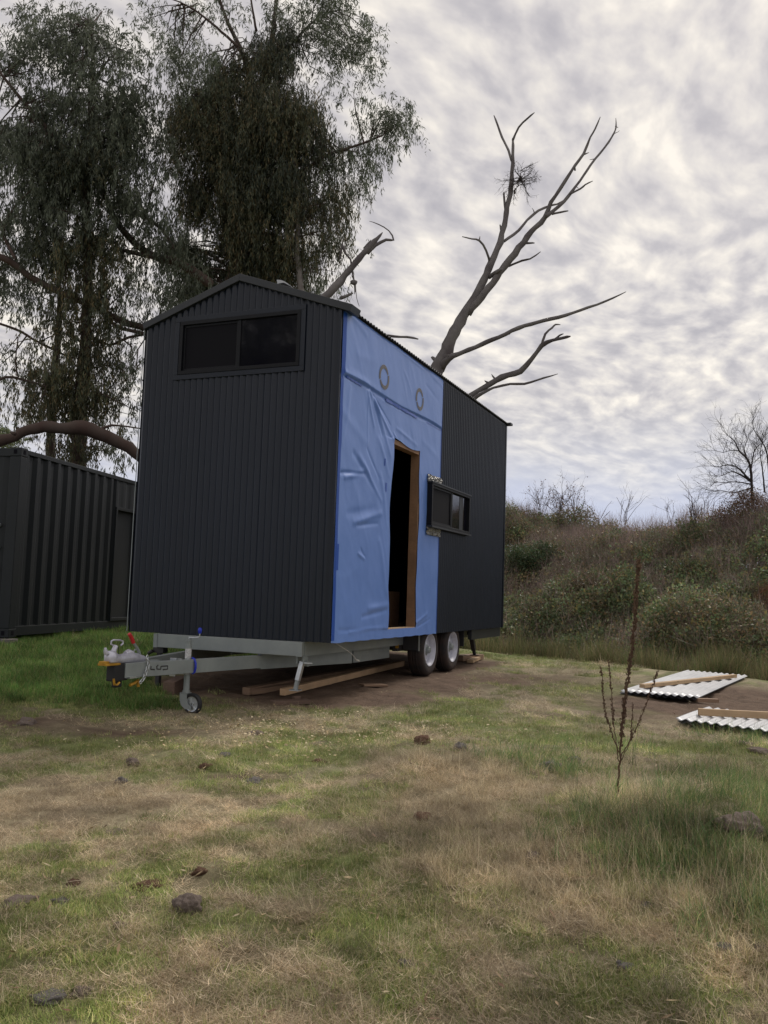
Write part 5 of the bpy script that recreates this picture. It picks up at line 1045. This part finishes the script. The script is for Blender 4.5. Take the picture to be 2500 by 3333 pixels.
# looser grey green tree on the left
gum('gum_tree', (255, 1500), 18, 'looser grey green gum tree standing behind the container at the left',
    [('trunk', [(300, 1780, 62), (300, 1640, 60), (325, 1400, 48), (335, 1200, 42), (340, 1000, 36), (330, 760, 30), (345, 500, 24), (360, 250, 14), (350, 80, 8)], 18, 18, 'bark'), ('limb', [(200, 1900, 40), (195, 1660, 34), (215, 1400, 26), (230, 1150, 20), (210, 900, 12)], 18.6, 18.4, 'bark'),
     ('limb', [(-60, 970, 28), (40, 1010, 26), (120, 1070, 24), (240, 1130, 24), (380, 1190, 26), (470, 1240, 26), (560, 1265, 26), (700, 1300, 30)], 17.2, 18.4, 'bark'), ('limb', [(400, 1200, 14), (450, 1260, 14), (570, 1290, 13), (680, 1330, 14)], 17.8, 18.4, 'bark'),
     ('limb', [(340, 1290, 12), (420, 1330, 11), (500, 1300, 10), (570, 1290, 8)], 18, 18.2, 'bark'), ('limb', [(390, 700, 12), (430, 820, 20), (510, 930, 26), (600, 990, 30), (700, 1020, 34), (820, 1100, 40)], 18.2, 18.6, 'bark'), ('limb', [(450, 960, 14), (560, 985, 16), (640, 1000, 18)], 18.2, 18.4, 'bark'),
     ('limb', [(460, 800, 10), (540, 830, 12), (620, 880, 14), (670, 960, 16)], 18.4, 18.5, 'bark'), ('limb', [(0, 280, 10), (80, 380, 13), (160, 470, 15), (250, 580, 18), (330, 700, 20)], 17.5, 18, 'bark'), ('limb', [(0, 850, 12), (20, 920, 13), (60, 1000, 14)], 17.6, 17.2, 'bark'), ('limb', [(-30, 1240, 9), (60, 1270, 10), (150, 1320, 9), (250, 1370, 10)], 17.6, 18, 'bark'),
     ('limb', [(-60, 1500, 12), (20, 1455, 11), (110, 1470, 9), (200, 1500, 7)], 17.0, 17.6, 'bark'), ('limb', [(70, 1300, 5), (60, 1400, 5), (70, 1460, 5)], 17.2, 17.2, 'bark')],
    [e6(10, 300, 90, 130, 1.2, .4, 0, .6), e6(10, 640, 90, 160, 1.2, .6, 0, .8), e6(10, 880, 90, 100, 1.2, .35, 0, .8), e6(10, 160, 80, 80, 1.2, .5, 0, .5), e6(320, 100, 170, 90, 1.2, .95, 0, .45), e6(130, 150, 150, 90, 1.2, 1.0, 0, .5), e6(420, 180, 120, 120, 1.2, .6, 0, .5), e6(300, 330, 220, 130, 1.4, 1.15, 0, .7), e6(330, 500, 230, 150, 1.4, 1.3, 0, .85), e6(340, 600, 160, 120, 1.2, 1.6, 2, .9), e6(150, 600, 150, 150, 1.2, 1.1, 0, .85), e6(470, 420, 120, 120, 1.0, .75, 0, .7), e6(60, 450, 90, 120, 1.0, .4, 0, .7), e6(540, 330, 60, 100, .8, .35, 0, .6),
     e6(130, 800, 170, 150, 1.2, .9, 0, .9), e6(330, 800, 170, 160, 1.2, 1.15, 0, 1.0), e6(500, 700, 120, 150, 1.0, .75, 0, .9), e6(560, 560, 90, 80, .9, .6, 0, .8), e6(350, 1000, 170, 150, 1.1, 1.1, 1, 1.0), e6(150, 1010, 160, 130, 1.0, .7, 0, .9), e6(560, 870, 110, 100, .9, .55, 0, .9), e6(590, 1090, 120, 120, .9, .8, 0, 1.0), e6(660, 1000, 100, 90, .9, .8, 0, .9),
     e6(330, 1180, 120, 110, 1.0, .9, 1, 1.0), e6(60, 1150, 110, 120, 1.0, .45, 0, .8), e6(230, 1370, 140, 120, 1.0, 1.05, 1, 1.0), e6(380, 1400, 90, 130, .9, .95, 1, 1.0), e6(190, 1520, 110, 120, .9, 1.0, 1, 1.0), e6(330, 1580, 100, 130, .9, 1.1, 1, 1.0), e6(500, 1400, 80, 100, .9, .4, 0, .7), e6(500, 1600, 70, 110, .9, .32, 0, .6), e6(80, 1330, 70, 60, .8, .3, 0, .6), e6(470, 1200, 110, 70, .9, .4, 0, .9), e6(240, 1700, 90, 70, .8, .75, 1, 1.0), e6(430, 1720, 80, 40, .8, .5, 0, .9), e6(20, 1400, 40, 80, .6, .2, 0, .6)],
    6600, [[(.105, .122, .085), (.085, .10, .07), (.135, .148, .105), (.07, .085, .055)], OLIVE, DK], 4, strand=(.22, .6), leaf=(.085, .15, .021), thr=.485, clump=.24)
# unseen gum tree added behind the camera for the front window to mirror
_src = [o for o in bpy.data.objects if o.name.startswith('gum_tree') and o.parent is None][-1]
_c = _src.copy(); COL.objects.link(_c); _c.location = (-13.5, -21.0, -1.0); _c.scale = (1.15, 1.15, 1.0); _c.rotation_euler = (0, 0, 2.4); _c['label'] = 'gum tree added behind the camera, seen only mirrored in the front gable window'
for _k in [o for o in bpy.data.objects if o.parent == _src]:
    _d = _k.copy(); COL.objects.link(_d); _d.parent = _c
# great low bough passing over the container
bp_ = at(*c6(-200, 1760), 15.5); bt = empty('gum_bough', (bp_[0], bp_[1], gz(bp_[0], bp_[1])), 'thick reddish brown bough arching low over the top of the container', 'tree')
mb = MB(); limb(mb, [(-330, 1900, 70), (-200, 1770, 54), (-80, 1735, 48), (0, 1700, 46), (60, 1682, 38), (140, 1650, 40), (230, 1652, 46), (320, 1650, 52), (380, 1670, 50), (450, 1703, 44), (520, 1745, 46), (600, 1810, 50), (700, 1900, 66), (800, 2040, 80)], 15.2, 16.2, c6, .8439, n=14, rough=.13); mb.build('bough', M['bark'], bt, smooth='all')
mb = MB(); limb(mb, [(380, 1660, 14), (430, 1640, 9), (520, 1650, 6), (560, 1655, 4)], 15.8, 16, c6, .8439); limb(mb, [(60, 1675, 14), (40, 1665, 12)], 15.2, 15.2, c6, .8439); mb.build('twig', M['bark'], bt, smooth='all')
b = at(0, 1500, 30); pt_ = empty('far_gum_tree', (b[0], b[1], gz(b[0], b[1])), 'small pale green tree top beyond the container at the far left', 'tree')
crown('leaves', [e6(20, 1690, 60, 40, 1.0, 1, 0, .2), e6(-60, 1700, 80, 60, 1, 1, 0, .2)], 30, 420, pt_, [[(.14, .17, .08), (.11, .14, .07), (.17, .19, .10)]], 8, strand=(.3, .5), leaf=(.1, .16, .03), clump=.2, dens_noise=0)
mb = MB(); mb.tube([(b[0], b[1], gz(b[0], b[1])-.2), tuple(at(0, 1460, 30))], [.15, .05], 8); mb.build('trunk', M['bark'], pt_)

# ================================================================== BRUSH BANK BEYOND THE CREST
def leafball(n, r, L0, L1, wr, cols, twigs=6, squash=.75):
    d = rng.normal(0, 1, (n, 3)); d /= np.linalg.norm(d, axis=1)[:, None]; rr = r*rng.uniform(.35, 1, n)**.6; P = d*rr[:, None]*[1, 1, squash]; D = d*.5+rng.normal(0, .7, (n, 3)); D /= np.linalg.norm(D, axis=1)[:, None]
    Ln = rng.uniform(L0, L1, n); cols = np.array(cols); c = cols[rng.integers(0, len(cols), n)]*rng.uniform(.65, 1.35, (n, 1)); V, C_ = leaves_mesh(P, D, Ln, Ln*wr, c); return V, np.arange(4*n).reshape(n, 4), C_
def twigball(n, r, col, up=.8, w_=.006):
    d = rng.normal(0, .55, (n, 3)); d[:, 2] = np.abs(d[:, 2])*.6+up; d /= np.linalg.norm(d, axis=1)[:, None]; P = rng.normal(0, r*.35, (n, 3)); P[:, 2] = rng.uniform(-.1, r*.5, n); Ln = rng.uniform(.4, 1.0, n)*r*1.6
    c = np.array(col)[rng.integers(0, len(col), n)]*rng.uniform(.6, 1.3, (n, 1)); V, C_ = leaves_mesh(P, d, Ln, np.full(n, w_), c); return V, np.arange(4*n).reshape(n, 4), C_
GB = [leafball(80, .30, .045, .10, .6, [(.10, .125, .066), (.085, .11, .064), (.13, .135, .07), (.18, .14, .065)]) for _ in range(3)]
BB = [leafball(64, .32, .04, .085, .55, [(.145, .118, .082), (.18, .125, .07), (.115, .098, .075), (.12, .13, .075)]) for _ in range(3)]
TB = [twigball(26, .5, [(.17, .135, .125), (.14, .105, .10), (.21, .175, .16)]) for _ in range(3)]
RB = [blades(60, .25, .35, .8, .010, .5, .8, [(.15, .18, .085), (.24, .20, .12), (.32, .25, .17), (.13, .16, .075), (.20, .15, .10)], 4) for _ in range(3)]
def bank_pts(n, t0, t1, x0=-9, x1=17):
    x = rng.uniform(x0, x1, n); t = rng.uniform(t0, t1, n); return x, crest(x)+t, t
def hump(x, y): return 1.35*(fbm(x*.42, y*.42, 3, 101))**1.6*2.0+.25*fbm(x*1.4, y*1.4, 2, 103)
def bank(name, protos, n, t0, t1, sel, smin, smax, tint, label, dz=0., cat='bushes', mt='bushleaf', upright=False):
    x, y, t = bank_pts(n, t0, t1); k = sel(x, y, t) > rng.uniform(0, 1, n); x, y, t = x[k], y[k], t[k]; m = len(x); z = zground(x, y, False)+hump(x, y)*smooth((t-3.6)/3)*(rng.uniform(.25, 1.0, m)**.35)+dz
    Rr = np.stack([rng.normal(0, .2 if upright else 1.5, m), rng.normal(0, .2 if upright else 1.5, m), rng.uniform(0, 6.28, m)], -1); tn = np.array(tint)[None]*(.55+.9*fbm(x*.7, y*.7, 3, 111))[:, None]*rng.uniform(.8, 1.2, (m, 1))
    o = scatter(name, protos, np.stack([x, y, z], -1), Rr, rng.uniform(smin, smax, m), tn, M[mt]); tag(o, label, cat, kind='stuff'); print(name, m)
gsel = lambda x, y, t: smooth((fbm(x*.35, y*.30, 3, 121)-.40)/.15)*(1-.75*smooth((t-9)/4))
bank('bramble_thicket', GB, 16500, 1.9, 17, lambda x, y, t: .40+.60*gsel(x, y, t), .7, 1.3, (1.55, 1.72, 1.5), 'green and yellowing bramble thicket covering the lower bank beyond the sheets', cat='brambles')
bank('brown_scrub', BB, 16500, 1.7, 19, lambda x, y, t: .10+.80*(1-gsel(x, y, t)), .7, 1.35, (1.6, 1.62, 1.5), 'brown autumn scrub covering the upper bank', cat='scrub')
bank('bare_twigs', TB, 7500, 1.8, 20, lambda x, y, t: .40+.60*smooth((t-7)/5), .6, 1.2, (1.5, 1.42, 1.4), 'grey brown bare twigs standing through the scrub on the bank', dz=.05, cat='twigs', upright=True)
bank('rank_grass', RB, 3300, .9, 5.2, lambda x, y, t: np.full(x.shape, .95), .6, 1.1, (.85, .9, .75), 'rank pale green grass along the foot of the brush bank', dz=0., cat='grass', mt='grass', upright=True)

def bankpt(u, v, lift=0.0):
    d = ray(u, v); ts = np.arange(11, 60, .05); P = CAM[None]+d[None]*ts[:, None]; z = zground(P[:, 0], P[:, 1], False)+.8*hump(P[:, 0], P[:, 1])*smooth((P[:, 1]-crest(P[:, 0])-3.6)/3)+lift
    hit = P[:, 2] < z; k = int(np.argmax(hit)) if hit.any() else int(np.argmin(P[:, 2]-z)); return P[k]
# saplings on the skyline, each its own tree
def bare(name, u, vb, vt, depth, label, cat='sapling', stems=6, spread=.22, levels=3, mt='mtwig', group=None, thick=.012, leafy=False, kids=(2, 3), lean=0.0, fan=.0):
    b = bankpt(u, 1662); depth = (b-CAM)@FW; b = at(u, vb, depth); Hh = (vb-vt)/FPX*depth; zb = zground(np.array([b[0]]), np.array([b[1]]), False)[0]; root = empty(name, (b[0], b[1], zb), label, cat, group)
    mb = MB(); tips = []
    for k in range(stems):
        d = np.array([rng.normal(0, spread), rng.normal(0, spread*.6), 1.0])+RT*(lean+fan*(k/(max(stems-1, 1))-.5)); d /= np.linalg.norm(d); st = np.array([b[0], b[1], b[2]-.5])+rng.normal(0, .08, 3)*[1, 1, 0]
        twig_tree(mb, st, d, (Hh+.5)*rng.uniform(.40, .55), thick*.8, levels, .28, .02, 5, kids, .62)
    if zb < b[2]-.4: mb.tube([(b[0], b[1], zb-.1), (b[0], b[1], b[2]-.45)], [thick*2.2, thick*1.5], 6)
    mb.build('stems', M[mt], root)
    if leafy:
        vs = np.array(mb.v); sel = vs[rng.integers(0, len(vs), 110)]; sel = sel[sel[:, 2] > b[2]]; n = len(sel); D = rng.normal(0, 1, (n, 3)); D[:, 2] -= .8; D /= np.linalg.norm(D, axis=1)[:, None]
        V, C_ = leaves_mesh(sel, D, rng.uniform(.04, .08, n), np.full(n, .035), np.tile(np.array([[.17, .085, .045]]), (n, 1))*rng.uniform(.5, 1.4, (n, 1))); o = fast_mesh('leaves', V-np.array(root.location), np.arange(4*n).reshape(n, 4), M['leaf'], False, C_, root); o['kind'] = 'stuff'
    return root
bare('sapling', 1765, 1640, 1560, 25, 'thin leafy sapling clump closest to the house wall on the skyline', leafy=True, stems=7, spread=.3)
bare('sapling', 1825, 1640, 1545, 25, 'russet leaved sapling in the bushy group on the skyline', leafy=True, stems=7, spread=.28)
bare('sapling', 1775+40, 1650, 1540, 26, 'tallest russet leaved sapling of the bushy group on the skyline', leafy=True, stems=7, spread=.2)
bare('sapling', 1865, 1645, 1552, 25.5, 'russet leaved sapling at the right of the bushy group on the skyline', leafy=True, stems=7, spread=.2)
bare('sapling', 1700, 1650, 1605, 24, 'low twiggy sapling beside the rear corner of the house', stems=4, spread=.4, kids=(1, 2))
bare('sapling', 1950, 1650, 1595, 25, 'low bare sapling between the russet group and the forked one', stems=4, spread=.3, kids=(1, 2))
bare('sapling', 2035, 1655, 1530, 24, 'leafless forked sapling standing alone on the skyline', stems=7, spread=.14, levels=3, fan=.5, kids=(1, 2))
bare('sapling', 2185, 1655, 1600, 24, 'sparse wispy sapling in the low dip of the skyline', stems=3, spread=.2)
bare('sapling', 2260, 1655, 1550, 24, 'upright wispy saplings left of the big bare tree', stems=8, spread=.1, levels=2)
bare('sapling', 2290, 1650, 1565, 24, 'tall thin sapling nearest the left of the big bare tree', stems=5, spread=.1, levels=2)
def big_bare():
    dp = (bankpt(2440, 1650)-CAM)@FW; b = at(2440, 1640, dp); zb = zground(np.array([b[0]]), np.array([b[1]]), False)[0]; root = empty('bare_tree', (b[0], b[1], zb), 'big leafless spreading tree on the bank at the right edge', 'tree'); f = cr(2200, 1350, .1808)
    mb = MB(); L1 = limb(mb, [(1390, 1700, 60), (1360, 1200, 48), (1350, 1000, 44), (1290, 800, 38), (1140, 650, 28), (1060, 480, 20), (930, 370, 10), (830, 260, 4)], dp, dp-.6, f, .1808, n=7); mb.build('trunk', M['twig'], root, smooth='all')
    lims = [[(1360, 1200, 40), (1220, 1060, 34), (1100, 940, 26), (930, 900, 20), (780, 940, 14), (640, 920, 6)], [(1340, 1200, 34), (1180, 1090, 28), (1010, 1020, 20), (890, 1070, 14), (760, 1120, 6)], [(1140, 650, 22), (980, 640, 16), (850, 680, 10), (700, 640, 4)], [(1350, 1000, 24), (1420, 640, 18), (1560, 500, 10), (1700, 380, 5)],
            [(1290, 800, 20), (1230, 620, 14), (1280, 450, 10), (1200, 250, 4)], [(1700, 1300, 44), (1640, 700, 30), (1540, 480, 20), (1400, 260, 8), (1380, 120, 4)], [(1350, 1250, 26), (1100, 1210, 20), (850, 1220, 14), (700, 1220, 10), (600, 1330, 4)], [(1400, 1300, 28), (1050, 1400, 18), (800, 1360, 10), (620, 1380, 4)], [(1240, 1050, 20), (1310, 930, 14), (1480, 800, 8), (1600, 640, 4)], [(1600, 1400, 36), (1560, 1000, 24), (1520, 700, 14), (1560, 450, 6)]]
    allp = list(L1)
    for l_ in lims:
        mb = MB(); allp += limb(mb, l_, dp, dp-rng.uniform(-.8, .8), f, .1808, n=6); mb.build('limb', M['twig'], root, smooth='all')
    mb = MB(); ctr = at(*f(1450, 1150), dp)
    for p in allp[4:]:
        for _ in range(2):
            if rng.uniform() < .8:
                d = p-ctr; d = d/(np.linalg.norm(d)+1e-6)+rng.normal(0, .5, 3)+[0, 0, .3]; d /= np.linalg.norm(d); twig_tree(mb, p, d, .42, .006, 2, .5, .02, 3, (2, 3), .78)
    mb.build('twigs', M['twig'], root, kind='stuff')
big_bare()
# bushes that stand out on the bank
def bush(u, v, depth, ru, rv, label, protos, tint, n):
    c = bankpt(u, v); depth = (c-CAM)@FW; r = ru/FPX*depth; h = rv/FPX*depth; d = rng.normal(0, 1, (n, 3)); d /= np.linalg.norm(d, axis=1)[:, None]; P = c+d*(rng.uniform(.3, 1, n)**.5)[:, None]*[r, r*.8, h]
    zb = zground(np.array([c[0]]), np.array([c[1]]), False)[0]; P[:, 2] = np.maximum(P[:, 2], zb+.1); root = empty('bush', (c[0], c[1], zb), label, 'bush')
    o = scatter('foliage', protos, P-np.array(root.location), np.stack([rng.uniform(0, 6, n)]*3, -1)*[1, .7, 1.3], rng.uniform(.5, .95, n), np.array(tint)*rng.uniform(.7, 1.3, (n, 1)), M['bushleaf'], root); o['kind'] = 'stuff'
    mb = MB(); mb.tube([(c[0], c[1], zb-.2), (c[0]+.03, c[1], zb+.15), (c[0], c[1], zb+.35)], [.03, .02, .01], 6); mb.build('stem', M['twig'], root)
bush(2450, 1690, 23, 120, 90, 'dense red brown bush in front of the big bare tree', BB, (1.0, .75, .75), 260)
bush(1730, 1830, 17, 110, 60, 'dark green bramble mound beside the rear corner of the house', GB, (.7, .9, .8), 220)
bush(2490, 2000, 14.5, 40, 80, 'orange brown dry bush at the right edge of the bank', TB, (1.6, 1.0, .6), 60)
bush(1660, 2095, 12.5, 50, 22, 'low dark shrub just behind the rear of the trailer', BB, (.55, .5, .5), 60)
bush(1765, 2105, 13, 38, 28, 'small dark shrub on the crest left of the green grass', TB, (.8, .7, .7), 40)

# ================================================================== DEAD SEED STALK IN THE FOREGROUND
wb = gpt(2011, 2600); wdp = (wb-CAM)@FW; wd_root = empty('seed_stalk', (wb[0], wb[1], gz(wb[0], wb[1])), 'tall dead dock stalk with dark seed clusters standing in the long grass', 'weed')
def stalk(pts, r0, r1, seeds, d1=0., big=1.0):
    P = [at(u, v, wdp+d1*i/(len(pts)-1)) for i, (u, v) in enumerate(pts)]; m_ = len(P); mb = MB(); Q = []
    for i in range(m_-1):
        for j in range(6): Q.append(P[i]+(P[i+1]-P[i])*j/6+rng.normal(0, .0018, 3))
    Q.append(P[-1]); mb.tube(Q, np.linspace(r0, r1, len(Q)), 6); o = mb.build('stem', M['weed'], wd_root, smooth='all')
    mb = MB(); k0 = int(len(Q)*seeds[0]); n = int(seeds[1])
    for _ in range(n):
        t = rng.uniform(k0, len(Q)-1.01); i = int(t); p = Q[i]+(Q[i+1]-Q[i])*(t-i); d = rng.normal(0, 1, 3); d /= np.linalg.norm(d); c_ = p+d*rng.uniform(.002, .010)*big; s_ = rng.uniform(.0025, .0055)*big
        a = rng.normal(0, 1, 3); a /= np.linalg.norm(a); b2 = np.cross(a, d); 
        mb.add([c_+a*s_, c_-a*s_, c_+b2*s_, c_-b2*s_, c_+np.array([0, 0, s_*1.3]), c_-np.array([0, 0, s_*1.3])], [(0, 2, 4), (2, 1, 4), (1, 3, 4), (3, 0, 4), (2, 0, 5), (1, 2, 5), (3, 1, 5), (0, 3, 5)])
    mb.build('seeds', M['weed'], wd_root, kind='stuff')
stalk([(2008, 2625), (2013, 2520), (2019, 2450), (2028, 2330), (2040, 2240), (2060, 2100), (2068, 2000), (2073, 1900), (2080, 1822)], .0062, .0022, (.28, 750), 0, 1.5)
stalk([(2016, 2450), (1995, 2400), (1972, 2330), (1962, 2260), (1957, 2170)], .003, .0014, (.25, 130), -.15, 1.0)
stalk([(2014, 2480), (2004, 2400), (1996, 2340), (1988, 2240), (1981, 2150)], .0028, .0013, (.4, 130), .1, 1.0)
stalk([(2018, 2470), (2045, 2420), (2082, 2350), (2110, 2270), (2130, 2215), (2143, 2182)], .003, .0013, (.25, 150), .1, 1.0)
stalk([(2020, 2480), (2050, 2420), (2057, 2360), (2058, 2285)], .0022, .001, (.4, 60), -.1, .9)
print('total polys', sum(len(o.data.polygons) for o in bpy.data.objects if o.type == 'MESH'))
